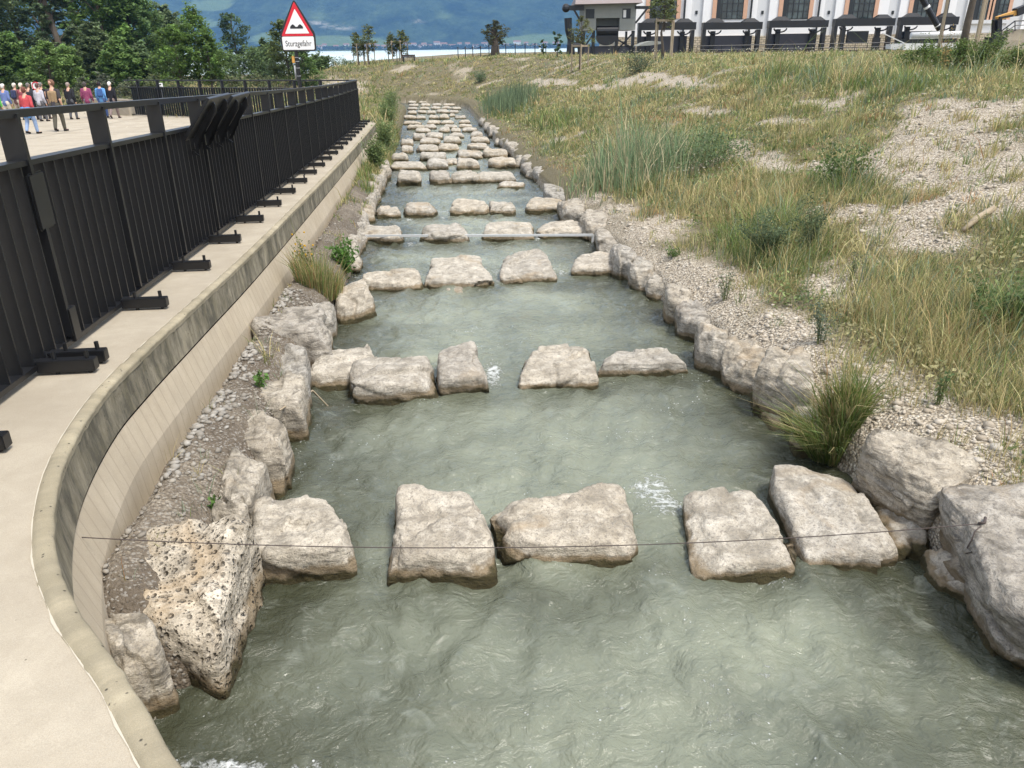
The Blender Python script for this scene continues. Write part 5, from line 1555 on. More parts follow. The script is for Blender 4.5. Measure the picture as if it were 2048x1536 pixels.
def person(px, yf, yt, lab, top, legs, hair, yaw=0, step=.5, swing=.5, sleeve='long', shoe=(40, 34, 30), lean=.04, head_turn=0, belt=None, pack=None, panel=None, hairlen=0, wide=1.0, jacket=0.0, base=None):
    p = onplat(px, yf) if base is None else base
    H = max(1.45, min(1.95, (at(px, yt, p[1])[2] - p[2])))
    r = empty("person", p, lab, "person", "walking group on the plaza")
    cy, sy = math.cos(math.radians(yaw)), math.sin(math.radians(yaw))
    def W(x, y, z):      # x right, y forward, z up, in body heights
        x *= wide
        return np.array([(x * cy + y * sy) * H, (-x * sy + y * cy) * H, z * H])
    ln = lean
    hip = {s: W(.052 * s, 0, .505) for s in (-1, 1)}
    st = {1: step * .16, -1: -step * .16}
    ank = {s: W(.055 * s, st[s], .045 + (.055 * step if st[s] < 0 else 0)) for s in (-1, 1)}
    kn = {s: W(.056 * s, st[s] * .42 + .035, .275) for s in (-1, 1)}
    toe = {s: ank[s] + W(.008 * s / wide, .095, -.028 if st[s] >= 0 else -.062 * step - .015) for s in (-1, 1)}
    sh = {s: W(.098 * s, ln * .9, .775) for s in (-1, 1)}
    aw = {1: -swing * .55, -1: swing * .55}
    el = {s: sh[s] + W(.035 * s, .17 * math.sin(aw[s]) - .02, -.165) for s in (-1, 1)}
    wr = {s: el[s] + W(.008 * s, .15 * math.sin(aw[s] + .5), -.135) for s in (-1, 1)}
    tor = [W(0, 0, .50), W(0, ln * .3, .60), W(0, ln * .7, .72), W(0, ln, .80)]
    neck, head = W(0, ln, .84), W(0, ln + .012, .925)
    S = H
    body = [(tor[0], tor[1], .070 * S, .062 * S), (tor[1], tor[2], .062 * S, .072 * S), (tor[2], tor[3], .072 * S, .055 * S), (tor[3], neck, .038 * S, .032 * S), (neck, head, .031 * S, .034 * S)]
    body += [(head + W(0, -.010, .012), head + W(0, .012, .016), .050 * S, .047 * S), (head + W(0, .02, -.02), head + W(0, .03, -.035), .033 * S, .024 * S)]
    ht = math.radians(head_turn)
    f = lambda x, y, z: head + W((x * math.cos(ht) + y * math.sin(ht)) / wide, -x * math.sin(ht) + y * math.cos(ht), z)
    body += [(f(0, .055, .004), f(0, .064, -.012), .007 * S, .010 * S), (f(.05, 0, .0), f(.053, -.004, .012), .008 * S, .009 * S), (f(-.05, 0, .0), f(-.053, -.004, .012), .008 * S, .009 * S), (f(-.012, .05, -.03), f(.012, .05, -.03), .006 * S, .006 * S)]
    for s in (-1, 1):
        body += [(W(0, ln, .80), sh[s], .032 * S, .036 * S), (sh[s], el[s], .030 * S, .023 * S), (el[s], wr[s], .023 * S, .015 * S), (hip[s], kn[s], .050 * S, .032 * S), (kn[s], ank[s], .032 * S, .021 * S), (ank[s], toe[s], .022 * S, .018 * S), (tor[0], hip[s], .06 * S, .052 * S)]
        d = (wr[s] - el[s]); d /= np.linalg.norm(d)
        fwd = W(0, 1, 0) / H
        pal = wr[s] + d * .035 * S
        body.append((wr[s], pal, .015 * S, .020 * S))
        for i, (o_, l_) in enumerate([(-.016, .040), (-.006, .046), (.005, .043), (.015, .034)]):
            k0 = pal + fwd * o_ * S + d * .012 * S
            k1 = k0 + d * l_ * .5 * S
            body += [(k0, k1, .0055 * S, .0052 * S), (k1, k1 + d * l_ * .45 * S + fwd * .008 * S, .0052 * S, .0045 * S)]
        th_ = wr[s] + d * .012 * S + fwd * .016 * S
        body.append((th_, th_ + d * .028 * S + fwd * .014 * S, .0065 * S, .0055 * S))
    blob("body", body, M['skin'], r, .0105)
    # hair
    hc = [(f(0, -.018, .018), f(0, .010, .030), .052 * S, .047 * S), (f(0, -.03, -.01), f(0, -.02, .02), .042 * S, .045 * S)]
    if hairlen: hc += [(f(0, -.03, .0), f(0, -.03, -.05 * hairlen), .046 * S, .036 * S), (f(.03, -.01, 0), f(.03, -.015, -.03 * hairlen), .026 * S, .02 * S), (f(-.03, -.01, 0), f(-.03, -.015, -.03 * hairlen), .026 * S, .02 * S)]
    blob("hair", hc, cloth(hair, .7), r, .012)
    # upper garment
    tj = W(0, -.005, .49 - jacket)
    g = [(tj, tor[1], (.082 + jacket * .12) * S, .074 * S), (tor[1], tor[2], .072 * S, .078 * S), (tor[2], tor[3] - W(0, 0, .03), .078 * S, .058 * S), (tor[3] - W(0, 0, .02), W(0, ln, .832), .048 * S, .034 * S)]
    for s in (-1, 1):
        g += [(tj + W(.035 * s, 0, 0), tor[2] + W(.045 * s, 0, .01), (.058 + jacket * .1) * S, .062 * S), (W(0, ln, .80), sh[s], .036 * S, .042 * S)]
        if sleeve == 'long': g += [(sh[s], el[s], .042 * S, .034 * S), (el[s], wr[s] + (el[s] - wr[s]) * .08, .034 * S, .026 * S)]
        elif sleeve == 'short': g += [(sh[s], sh[s] + (el[s] - sh[s]) * .75, .042 * S, .038 * S)]
        else: g += [(sh[s], sh[s] + (el[s] - sh[s]) * .1, .041 * S, .038 * S)]
    blob("upper_garment", g, cloth(top), r, .014)
    t_ = []
    for s in (-1, 1):
        t_ += [(W(.03 * s, 0, .52), hip[s] + W(0, 0, -.02), .072 * S, .064 * S), (hip[s], kn[s], .062 * S, .044 * S), (kn[s], ank[s] + W(0, 0, .01), .044 * S, .034 * S)]
    blob("trousers", t_, cloth(legs), r, .014)
    for s in (-1, 1):
        blob("shoe", [(ank[s] + W(0, -.018, -.022), toe[s] + W(0, 0, -.002), .027 * S, .024 * S), (ank[s], ank[s] + W(0, -.01, -.02), .026 * S, .026 * S)], cloth(shoe), r, .012)
    if belt: blob("tied_jacket", [(W(-.07, -.035, .53), W(.07, -.035, .53), .055 * S, .055 * S), (W(-.05, -.05, .50), W(-.05, -.055, .38), .05 * S, .035 * S), (W(.05, -.05, .50), W(.055, -.055, .37), .05 * S, .035 * S), (W(0, -.05, .5), W(0, -.06, .40), .06 * S, .04 * S)], cloth(belt), r, .014)
    if pack:
        blob("backpack", [(W(-.035, -.085, .62), W(-.035, -.08 + ln * .7, .775), .048 * S, .042 * S), (W(.035, -.085, .62), W(.035, -.08 + ln * .7, .775), .048 * S, .042 * S)], cloth(pack), r, .014)
    if panel:
        blob("back_panel", [(W(-.045, -.038 + ln * .4, .57), W(-.05, -.042 + ln * .7, .745), .038 * S, .042 * S), (W(.045, -.038 + ln * .4, .57), W(.05, -.042 + ln * .7, .745), .038 * S, .042 * S), (W(0, -.045 + ln * .4, .57), W(0, -.05 + ln * .7, .745), .04 * S, .044 * S)], cloth(panel), r, .014)
    return r
person(66, 268, 177, "person in a red top with a bright blue jacket tied round the waist", (196, 38, 52), (128, 160, 205), (112, 62, 44), yaw=8, step=.55, belt=(30, 130, 205), hairlen=.5, wide=1.12, swing=.25)
person(122, 263, 158, "tall person in a dark shirt with tan back panel, looking left", (62, 58, 62), (88, 84, 70), (122, 82, 58), yaw=-4, step=.5, sleeve='short', head_turn=-75, panel=(152, 124, 82), hairlen=.4, swing=.45)
person(149, 239, 168, "person in a black jacket right behind the walker with the tan back panel", (38, 38, 44), (86, 88, 94), (150, 132, 120), yaw=-2, step=.4, jacket=.05, swing=.5)
person(183, 236, 167, "person in a magenta blouse with grey hair and grey trousers", (150, 48, 100), (128, 126, 132), (78, 72, 70), yaw=-10, step=.25, hairlen=.8, jacket=.03, wide=1.05, swing=.2, lean=.0)
person(211, 236, 172, "person with dark hair in a light blue jacket left of the striding white-haired walker", (62, 150, 220), (60, 90, 150), (44, 34, 40), yaw=-14, step=.5, hairlen=.4, pack=(28, 84, 150))
person(231, 237, 163, "white-haired person in a black jacket and brownish trousers striding beside the far railing", (30, 30, 38), (132, 112, 108), (222, 216, 214), yaw=-6, step=1.0, swing=.8, lean=.05, shoe=(70, 54, 50))
person(89, 243, 172, "person in a pale grey top with thin dark straps and grey trousers", (176, 174, 186), (96, 96, 102), (96, 66, 60), yaw=2, step=.35, hairlen=.3, swing=.3)
person(95, 238, 165, "grey-haired person in a black vest half hidden by the walker with the tan back panel", (34, 32, 36), (70, 68, 74), (120, 116, 112), yaw=2, step=.3, sleeve='none')
person(70, 240, 168, "person in a charcoal jacket directly behind the walker in red", (52, 52, 60), (44, 44, 56), (110, 104, 100), yaw=4, step=.4, wide=1.1)
person(56, 240, 172, "fair-haired person hidden behind the walker in red", (150, 60, 70), (70, 66, 70), (226, 214, 190), yaw=4, step=.3)
person(43, 240, 169, "white-haired person in maroon and cream carrying a navy backpack", (122, 84, 84), (190, 170, 150), (204, 196, 180), yaw=4, step=.3, pack=(46, 56, 92))
person(21, 244, 178, "white-haired person in a blue pullover and cream trousers", (84, 108, 170), (208, 196, 176), (212, 210, 204), yaw=2, step=.45, swing=.3)
person(2, 252, 181, "person in a bright green jacket cut by the left edge of the photo", (78, 196, 62), (110, 108, 100), (224, 222, 218), yaw=0, step=.4, jacket=.02, wide=1.1)
person(8, 240, 179, "dark-haired person in black behind the green jacket", (40, 40, 46), (60, 60, 66), (60, 50, 46), yaw=2, step=.3)

# ------------------------------------------------------------------ warning sign
M['signwhite'] = flat("sign_white", (.80, .80, .79), .4, var=.03)
M['signred'] = flat("sign_red", (.60, .012, .03), .4, var=.05)
M['signblack'] = flat("sign_black", (.014, .014, .017), .5, var=.1)
M['yellow'] = flat("yellow_device", (.60, .32, .07), .5, var=.15)
M['grey'] = flat("grey_device", (.30, .31, .32), .5, var=.15)
Y = 18.2
c0 = at(606, 225, Y); ub = ut(c0[0], Y)[0]
base = np.array([c0[0], Y, float(zplat(ub))])
top = at(590, 14, Y)
r = empty("warning_sign", base, "triangular warning sign with red border and the word Sturzgefahr on a black post", "sign")
mb = MB().tube([base, np.array([base[0], Y, top[2] - .2])], .042, 12)
mb.obox(base + (0, 0, .01), (.12, 0, 0), (0, .12, 0), (0, 0, .012)).build("post", M['black'], r)
rd = np.array([math.cos(.06), -math.sin(.06), 0]); nd = np.array([-math.sin(.06), -math.cos(.06), 0]); zu = np.array([0, 0, 1.0])
k_ = Y * CT / FPX * 0.955
cx = at(601, 88, Y)
cen = np.array([base[0], Y, cx[2]]) + nd * .055 + rd * 9 * k_
def sp(x, y, d): return cen + rd * x * k_ + zu * (y * k_) + nd * d       # sign coordinates in units of one photo pixel at that distance
def plate(name, pts, d0, d1, mat): return MB().prism([sp(x, y, d0) for x, y in pts], nd * (d1 - d0)).build(name, mat, r)
def rnd(pts, rad, n=5):
    out = []
    P2 = [np.array(p, float) for p in pts]
    for i, p in enumerate(P2):
        a, b = P2[i - 1] - p, P2[(i + 1) % len(P2)] - p
        a, b = a / np.linalg.norm(a), b / np.linalg.norm(b)
        p0, p1 = p + a * rad, p + b * rad
        for s in np.linspace(0, 1, n): out.append(tuple((1 - s) ** 2 * p0 + 2 * s * (1 - s) * p + s * s * p1))
    return out
plate("backing", rnd([(0, 84), (37, 20), (36, -13.5), (-36, -13.5), (-37, 20)], 6), -.012, .012, M['signblack'])
plate("red_triangle", rnd([(0, 79.5), (34, 15.0), (-34, 15.0)], 3.5), .0125, .016, M['signred'])
plate("white_triangle", rnd([(0, 66), (25.5, 19.8), (-25.5, 19.8)], 1.2), .0165, .019, M['signwhite'])
plate("text_panel", rnd([(-33.5, 14.2), (33.5, 14.2), (33.2, -11), (-33.2, -11)], 3), .0125, .016, M['signwhite'])
bump_ = [(-13.5, 29), (-13.5, 32.5)] + [(x, 32.5 + 4.6 * max(0, math.cos((abs(x) - 7.6) / 6.2 * math.pi / 2 * 1.05)) ** 1.2) for x in np.linspace(-13, 13, 41)] + [(13.5, 32.5), (13.5, 29)]
plate("bumps_symbol", bump_, .0195, .0215, M['signblack'])
fc = bpy.data.curves.new("t", 'FONT'); fc.body = "Sturzgefahr"; fc.align_x = 'CENTER'; fc.size = 1.0; fc.resolution_u = 4; fc.offset = 0.008
fo = bpy.data.objects.new("t", fc); COL.objects.link(fo)
me = bpy.data.meshes.new_from_object(fo.evaluated_get(bpy.context.evaluated_depsgraph_get()))
bpy.data.objects.remove(fo)
tv = np.array([v.co[:] for v in me.vertices])
tx = tv[:, 0] / (tv[:, 0].max() - tv[:, 0].min()) * 55.0; ty = tv[:, 1] * 15.5
tw = np.array([sp(a, b - 4.2, .0168) for a, b in zip(tx, ty)]) - np.array(wloc(r))
me.vertices.foreach_set("co", tw.astype(np.float32).ravel()); me.materials.clear(); me.materials.append(M['signblack']); me.name = "lettering"; me.update()
o = bpy.data.objects.new("lettering", me); COL.objects.link(o); o.parent = r
yb = lambda py: at(590, py, Y)[2]
MB().obox((base[0] - .075, Y, yb(119)), (.03, 0, 0), (0, .03, 0), (0, 0, .07)).build("yellow_box", M['yellow'], r, bevel=.008)
MB().tube([(base[0] - .065, Y, yb(131)), (base[0] - .065, Y, yb(158))], .022, 10).build("grey_tube", M['grey'], r, smooth=True)
mb = MB()
for py in (115, 123, 136, 152): mb.tube([(base[0], Y, yb(py) - .006), (base[0], Y, yb(py) + .006)], .047, 12)
mb.build("clamp", M['grey'], r)
MB().obox((base[0] - .01, Y - .046, yb(196)), (.024, 0, 0), (0, .003, 0), (0, 0, .06)).build("sticker", M['signwhite'], r)
# two small signs beyond the plaza
def smallsign(px, py, Y, w, h, lab, dogs):
    c = at(px, py, Y)
    g = gz(c[0], Y)
    r = empty("small_sign", (c[0], Y, g), lab, "sign")
    k = Y * CT / FPX
    MB().tube([(c[0], Y, g), (c[0], Y, c[2])], .03, 8).build("post", M['grey'], r)
    MB().obox(c + (0, -.05, 0), (w * k / 2, 0, 0), (0, .012, 0), (0, 0, h * k / 2)).build("plate", M['signwhite'], r)
    if dogs:
        pts = [(-.28, .05), (.1, .05), (.16, .2), (.3, .16), (.26, .3), (.1, .34), (-.02, .24), (-.28, .22), (-.36, .34)]
        MB().prism([c + np.array([a * w * k, -.065, b * h * k]) for a, b in pts], (0, -.004, 0)).build("pictogram", M['signblack'], r)
        MB().obox(c + (0, -.066, -.22 * h * k), (.26 * w * k, 0, 0), (0, .002, 0), (0, 0, .04 * h * k)).build("caption", M['signblack'], r)
    else:
        ring = [(math.cos(a), math.sin(a)) for a in np.linspace(0, 2 * math.pi, 28)]
        pts = [c + np.array([x * .42 * w * k, -.065, z * .42 * w * k - .1 * h * k]) for x, z in ring]
        MB().tube(pts, .05 * w * k, 6, cap=False).build("red_ring", M['signred'], r)
smallsign(321, 171, 43.5, 11, 10, "small white sign with a black dog pictogram beyond the far railing", True)
smallsign(73, 171, 44, 18, 12, "white sign with a red ring above the heads of the walking group", False)

# ------------------------------------------------------------------ power house, gatehouse and sluice frames at the right
M['white'] = flat("white_render", (.80, .80, .80), .9, var=.04, scale=.6)
M['lgrey'] = flat("light_grey_render", (.60, .61, .62), .9, var=.05, scale=.6)
M['brick'] = flat("salmon_brick", (.58, .35, .235), .85, var=.12, scale=3)
M['frame'] = flat("dark_window_steel", (.012, .016, .018), .5)
m = NT("old_glass"); co = m.coord()
m.set(base=m.mix(m.ramp(m.noise(co, .9, 3), [(.45, 0), (.6, 1)]), (.012, .022, .022), (.05, .075, .075)), rough=.08, spec=.6)
M['glass'] = m.m
m = NT("sandstone_blocks"); co = m.coord()
br = m.n("TexBrick"); 
cm = m.n("CombineXYZ"); sx = m.n("SeparateXYZ"); m.l(co, sx.inputs[0]); m.l(sx.outputs[0], cm.inputs[0]); m.l(sx.outputs[2], cm.inputs[1])
m.l(cm.outputs[0], br.inputs["Vector"])
for k, v in (("Color1", (.42, .35, .24, 1)), ("Color2", (.56, .49, .37, 1)), ("Mortar", (.12, .10, .075, 1))): br.inputs[k].default_value = v
br.inputs["Scale"].default_value = 1.3; br.inputs["Mortar Size"].default_value = .025
m.set(base=br.outputs[0], rough=.9)
M['sandstone'] = m.m
M['gate'] = flat("dark_gate_plate", (.055, .055, .070), .55, var=.45, scale=1.2)
M['hut'] = flat("grey_boards", (.235, .245, .225), .8, var=.14, scale=2)
M['roof'] = flat("reddish_grey_roof", (.21, .175, .165), .75, var=.15, scale=1.5)
M['timber'] = flat("brown_timber", (.055, .040, .034), .85, var=.4, scale=2)
M['whitepaint'] = flat("white_paint", (.70, .70, .68), .5, var=.05)
YF = 76.0
X = lambda px, Y, py=50: at(px, py, Y)[0]
Zp = lambda py, Y, px=1500: at(px, py, Y)[2]
def fbox(mb, px0, px1, py0, py1, Y, y0, y1):     # box between photo bounds, from depth Y+y0 to Y+y1
    pm = (px0 + px1) / 2
    return mb.box(X(px0, Y), X(px1, Y), Y + y0, Y + y1, Zp(py1, Y, pm), Zp(py0, Y, pm))
bl = empty("power_house", (X(1700, YF), YF, -2.0), "long white industrial building with tall dark steel windows framed in salmon brick", "building")
z0, zt = -3.0, 9.5
x0, x1 = X(1236, YF), X(2330, YF)
MB().box(x0, x1, YF, YF + 14, Zp(72, YF), zt).build("wall", M['lgrey'], bl)
MB().box(x0 - .1, x1 + .1, YF - .35, YF + 14, z0, Zp(72, YF)).build("stone_plinth", M['sandstone'], bl)
MB().add([(x0 - .6, YF - .8, zt), (x1 + .6, YF - .8, zt), (x1 + .6, YF + 14.6, zt), (x0 - .6, YF + 14.6, zt), (x0 - .6, YF + 7, zt + 5), (x1 + .6, YF + 7, zt + 5)], [(0, 1, 5, 4), (2, 3, 4, 5), (3, 2, 1, 0)], [(0, 4, 3), (1, 2, 5)]).build("roof", M['roof'], bl)
for a, b in [(1236, 1380), (1403, 1510), (1534, 1643), (1665, 1770), (1792, 1903), (1925, 2010), (2040, 2160)]:
    MB().box(X(a, YF), X(b, YF), YF - .18, YF - .002, Zp(71, YF) + .003, zt - .3).build("pilaster", M['white'], bl)
def window(a, b, py=38, cols=5, s=8):
    Yw = YF - .18
    xa, xb = X(a, YF), X(b, YF)
    zb, zt_ = Zp(py, YF, (a + b) / 2), 7.5
    sw_ = (X(a, YF) - X(a - s, YF))
    mb = MB()
    for p, q_ in ((xa - sw_, xa), (xb, xb + sw_)): mb.box(p, q_, Yw - .10, Yw - .002, zb, zt_ + sw_)
    mb.box(xa, xb, Yw - .10, Yw - .002, zt_, zt_ + sw_)
    mb.build("brick_surround", M['brick'], bl)
    w = MB().box(xa, xb, Yw - .03, Yw - .004, zb, zt_).build("window", M['glass'], bl)
    mb = MB()
    for i in range(cols + 1):
        x = xa + (xb - xa) * i / cols
        mb.box(x - .035, x + .035, Yw - .07, Yw - .032, zb, zt_)
    z = zb
    while z < zt_:
        mb.box(xa, xb, Yw - .066, Yw - .034, z - .03, z + .03); z += .62
    mb.box(xa, xa + .35, Yw - .075, Yw - .033, zb, zt_)
    mb.build("mullions", M['frame'], w)
for a, b in [(1297, 1350), (1429, 1482), (1560, 1612), (1690, 1741), (1817, 1866)]: window(a, b)
window(1939, 1967, 40, 3, 7); window(1978, 2006, 40, 3, 7)
MB().box(X(1934, YF), X(2012, YF), YF - .42, YF - .185, Zp(43, YF, 1970) - .18, Zp(40, YF, 1970) - .003).build("sill", M['lgrey'], bl)
for px in (1365.5, 1497, 1631, 1885): MB().tube([(X(px, YF), YF - .34, Zp(70, YF)), (X(px, YF), YF - .34, zt)], .09, 8).build("downpipe", M['frame'], bl)
for px in (1391, 1522, 1654, 1781): MB().obox((X(px, YF), YF - .03, Zp(25, YF, px)), (.10, 0, 0), (0, .028, 0), (0, 0, .14)).build("wall_vent", M['frame'], bl)

YG_ = 71.0
fl_ = ["partly hidden behind the staked tree, nearest the gatehouse", "second from the gatehouse, with a dark gate plate", "third from the gatehouse, with a dark gate plate", "fourth, standing open with a small black board inside", "rightmost, behind the silver trailer"]
for i, (a, b, yt, yb, bot) in enumerate([(1276, 1391, 45, 60, 112), (1405, 1523, 44.5, 59, 112), (1536, 1654, 41, 55, 109), (1667, 1786, 37, 52, 106), (1797, 1912, 34, 50, 103)]):
    r = empty("sluice_frame", (X((a + b) / 2, YG_), YG_, Zp(bot, YG_, a)), "black steel sluice frame " + fl_[i], "sluice gate", "black sluice frames in front of the white building")
    mb = MB(); fbox(mb, a, b, yt, yb, YG_, -.35, .35)
    mb.build("top_beam", M['black'], r)
    for c in (a + .21 * (b - a), a + .80 * (b - a)):
        w = .15 * (b - a)
        zz0, zz1 = Zp(yt, YG_, c) + .003, Zp(yt - 8, YG_, c)
        mb = MB().add([(X(c - w, YG_), YG_ - .32, zz0), (X(c + w, YG_), YG_ - .32, zz0), (X(c + w, YG_), YG_ + .32, zz0), (X(c - w, YG_), YG_ + .32, zz0), (X(c - w * .4, YG_), YG_ - .2, zz1), (X(c + w * .4, YG_), YG_ - .2, zz1), (X(c + w * .4, YG_), YG_ + .2, zz1), (X(c - w * .4, YG_), YG_ + .2, zz1)],
                      [(0, 1, 5, 4), (1, 2, 6, 5), (2, 3, 7, 6), (3, 0, 4, 7), (4, 5, 6, 7), (3, 2, 1, 0)])
        mb.build("hood", M['black'], r)
        mb = MB(); fbox(mb, c - .04 * (b - a), c + .04 * (b - a), yb + 3, bot, YG_, .36, .6)
        mb.build("rack_post", M['black'], r)
        pts = [(X(c + (.11 * math.cos(t_)) * (b - a), YG_), YG_ - .1, Zp(yb + 1, YG_, c) - .32 * math.sin(t_)) for t_ in np.linspace(.1, math.pi - .1, 9)]
        MB().tube(pts, .06, 6).build("curved_brace", M['black'], r)
    for c in (a + 3, b - 6):
        mb = MB(); fbox(mb, c - 3, c + 4, yb, bot, YG_, -.25, .25)
        mb.build("leg", M['black'], r)
    if i in (0, 1, 2, 4):
        mb = MB(); fbox(mb, a + 6, b - 12, yb + 12, bot, YG_, .65, .8)
        mb.build("gate_plate", M['gate'], r)
    if i == 3:
        mb = MB(); fbox(mb, 1697, 1739, 62, 86, YG_, -.1, .1); mb.build("black_board", M['black'], r)
        mb = MB(); fbox(mb, 1750, 1765, 75, 103, YG_, -.1, .1); mb.build("switch_cabinet", M['black'], r)
        mb = MB(); fbox(mb, 1684, 1690, 52, 106, YG_, -.2, .2); mb.build("leg", M['black'], r)
r = empty("walkway_railing", (X(1600, 68), 68, Zp(108, 68)), "thin black railing along the walkway in front of the sluice frames", "railing")
for k, pyo in enumerate((0, 8, 16)):
    pts = [at(px, 92 - (px - 1400) * .018 + pyo, 68) for px in (1395, 1500, 1600, 1700, 1812)]
    MB().tube([np.array([p[0], 68, p[2]]) for p in pts], .03, 6).build("rail", M['black'], r)
for px in np.arange(1398, 1812, 24.5):
    MB().tube([(X(px, 68), 68, Zp(92 - (px - 1400) * .018, 68, px)), (X(px, 68), 68, Zp(92 - (px - 1400) * .018, 68, px) - 1.2)], .03, 6).build("post", M['black'], r)
mb = MB().box(X(1395, 67.5), X(1818, 67.5), 67.4, 67.6, Zp(122, 67.5, 1600), Zp(100, 67.5, 1680))
tag(mb.build("timber_edge", M['timber']), "low brown timber wall below the walkway railing", "wall")

YH = 67.0
r = empty("gatehouse", (X(1215, YH), YH, Zp(112, YH, 1215)), "small grey boarded gatehouse on black stilts with a machine underneath", "gatehouse")
mb = MB()
fbox(mb, 1167, 1271, 7, 36, YH, 0, 4); fbox(mb, 1167, 1192, 36, 61, YH, 0, 4); fbox(mb, 1239, 1271, 36, 60, YH, 0, 4); fbox(mb, 1192, 1239, 36, 58, YH, 1.2, 4)
mb.build("boarded_wall", M['hut'], r)
xa, xb = X(1148, YH), X(1281, YH)
zl, zr = Zp(9.5, YH, 1148), Zp(7, YH, 1281)
MB().add([(xa, YH - .7, zl), (xb, YH - .7, zl + .06), (xb, YH + 4.6, zl + .06), (xa, YH + 4.6, zl), (xa + .35, YH + 1.9, zl + 1.0), (xb - .2, YH + 1.9, zl + 1.05)], [(0, 1, 5, 4), (2, 3, 4, 5), (3, 2, 1, 0)], [(0, 4, 3), (1, 2, 5)]).build("roof", M['roof'], r)
for a, b, y0_, y1_ in ((1171, 1188, 18, 37), (1244, 1260, 17, 37)):
    mb = MB(); fbox(mb, a, b, y0_, y1_, YH, -.04, -.004); w = mb.build("window", M['frame'], r)
    mb = MB(); fbox(mb, a - 1.5, b + 1.5, y0_ - 1.5, y0_, YH, -.08, -.005); mb.build("lintel", M['hut'], w)
mb = MB(); fbox(mb, 1245.5, 1251, 20, 35, YH, -.06, -.042); mb.build("white_shutter", M['whitepaint'], r)
for px, w, d in ((1169, 2, .3), (1188, 3, .3), (1235, 3, .3), (1268, 3, .3), (1172, 2, 3.6), (1266, 2, 3.6)):
    mb = MB(); fbox(mb, px - w, px + w, 61, 112, YH, d - .15, d + .15); mb.build("stilt", M['black'], r)
for a, b in (((1170, 92), (1188, 66)), ((1236, 80), (1268, 98)), ((1236, 98), (1268, 64)), ((1150, 80), (1168, 62))):
    MB().bar(at(*a, YH + .3), at(*b, YH + .3), .12, .12).build("brace", M['black'], r)
zc = Zp(62, YH, 1214)
MB().tube([(X(1194, YH), YH + .2, zc), (X(1237, YH), YH + .2, zc)], .38, 16).build("drum", M['black'], r)
pts = [(X(1214, YH) + .82 * math.cos(a), YH - .1, Zp(71, YH, 1214) + .72 * math.sin(a)) for a in np.linspace(math.pi, 2 * math.pi, 16)]
MB().prism(pts, (0, .8, 0)).build("bucket", M['black'], r)
mb = MB(); fbox(mb, 1172, 1275, 92, 112, YH, .4, .9); mb.build("base_plate", M['gate'], r)
MB().bar(at(1131, 16, YH), at(1168, 16, YH), .3, .35).ball(at(1132, 16, YH), .32).build("jib", M['black'], r)
MB().bar(at(1146, 16, YH), at(1162, 44, YH), .15, .15).build("jib_strut", M['black'], r)
MB().tube([at(1136, 36, YH), at(1137, 60, YH), at(1140, 80, YH), at(1138, 108, YH)], [.3, .28, .2, .22], 10).build("hanging_leg", M['black'], r)
MB().tube([at(1135, 90, YH) , at(1160, 90, YH)], .2, 8).tube([at(1145, 66, YH), at(1147, 110, YH)], .12, 8).tube([at(1156, 70, YH), at(1158, 110, YH)], .10, 8).build("rake_arm", M['black'], r)
MB().bar(at(1270, 15, YH), at(1300, 15, YH), .18, .22).bar(at(1271, 46, YH), at(1296, 15, YH), .14, .14).build("side_bracket", M['black'], r)
mb = MB()
pts = [at(px, py, 64) for px, py in ((1276, 92), (1290, 85), (1305, 82), (1322, 83), (1322, 88), (1300, 91))]
MB().prism(pts, (0, 2.5, 0)).build("curved_canopy", M['hut'], r)

# loader crane, silver trailer, black mast, stairs
YC = 58.0
r = empty("loader_crane", (X(1996, YC), YC, Zp(86, YC, 1996)), "black and yellow folding loader crane arm at the right edge of the photo", "crane")
MB().bar(at(1992, 84, YC), at(1994, 38, YC), .5, .4).build("column", M['black'], r)
MB().bar(at(1993, 38, YC), at(2032, 25, YC), .35, .30).build("yellow_boom", M['yellow'], r)
MB().bar(at(1998, 36, YC - .4), at(2026, 31, YC - .4), .14, .14).build("hydraulic_cylinder", M['black'], r)
MB().bar(at(2030, 25, YC), at(2075, 8, YC), .6, .5).build("outer_boom", M['black'], r)
MB().bar(at(1997, 40, YC - .3), at(1997, 60, YC - .3), .2, .2).build("hose_bundle", M['black'], r)
mb = MB(); fbox(mb, 1984, 2006, 74, 92, YC, -.6, .6); mb.build("base", M['black'], r)
YT = 50.0
r = empty("trailer", (X(1870, YT), YT, Zp(108, YT, 1870)), "silver trailer with rolled cover and white side panel behind the bushes", "trailer")
MB().tube([at(1822, 71, YT), at(1925, 68, YT)], .17, 12).build("rolled_cover", M['galv'], r, smooth=True)
MB().bar(at(1820, 76.5, YT), at(1925, 74, YT), .08, .10).build("white_edge", M['whitepaint'], r)
mb = MB(); fbox(mb, 1816, 1930, 86, 99, YT, -.02, 1.6); mb.build("side_panel", M['whitepaint'], r)
mb = MB(); fbox(mb, 1820, 1926, 77, 86, YT, .3, 1.5); mb.build("load", M['black'], r)
MB().bar(at(1765, 66, YT), at(1812, 88, YT), .05, .05).build("drawbar", M['galv'], r)
mb = MB(); fbox(mb, 1792, 1816, 88, 98, YT, .2, .9); mb.build("tool_box", M['galv'], r)
for px in (1850, 1895):
    c = at(px, 108, YT)
    MB().tube([c + (0, -.05, 0), c + (0, .25, 0)], .34, 18).build("wheel", M['black'], r)
r = empty("slanted_mast", at(1880, 64, 55), "black slanted pipe with white bands leaning in front of a window of the white building", "pipe")
a, b = at(1882, 64, 55), at(1838, -14, 55)
MB().tube([a, b], .18, 12).build("pipe", M['black'], r)
for s in (.05, .16, .62): MB().tube([a + (b - a) * s, a + (b - a) * (s + (.05 if s > .5 else .018))], .19, 12).build("white_band", M['whitepaint'], r)
YS = 62.0
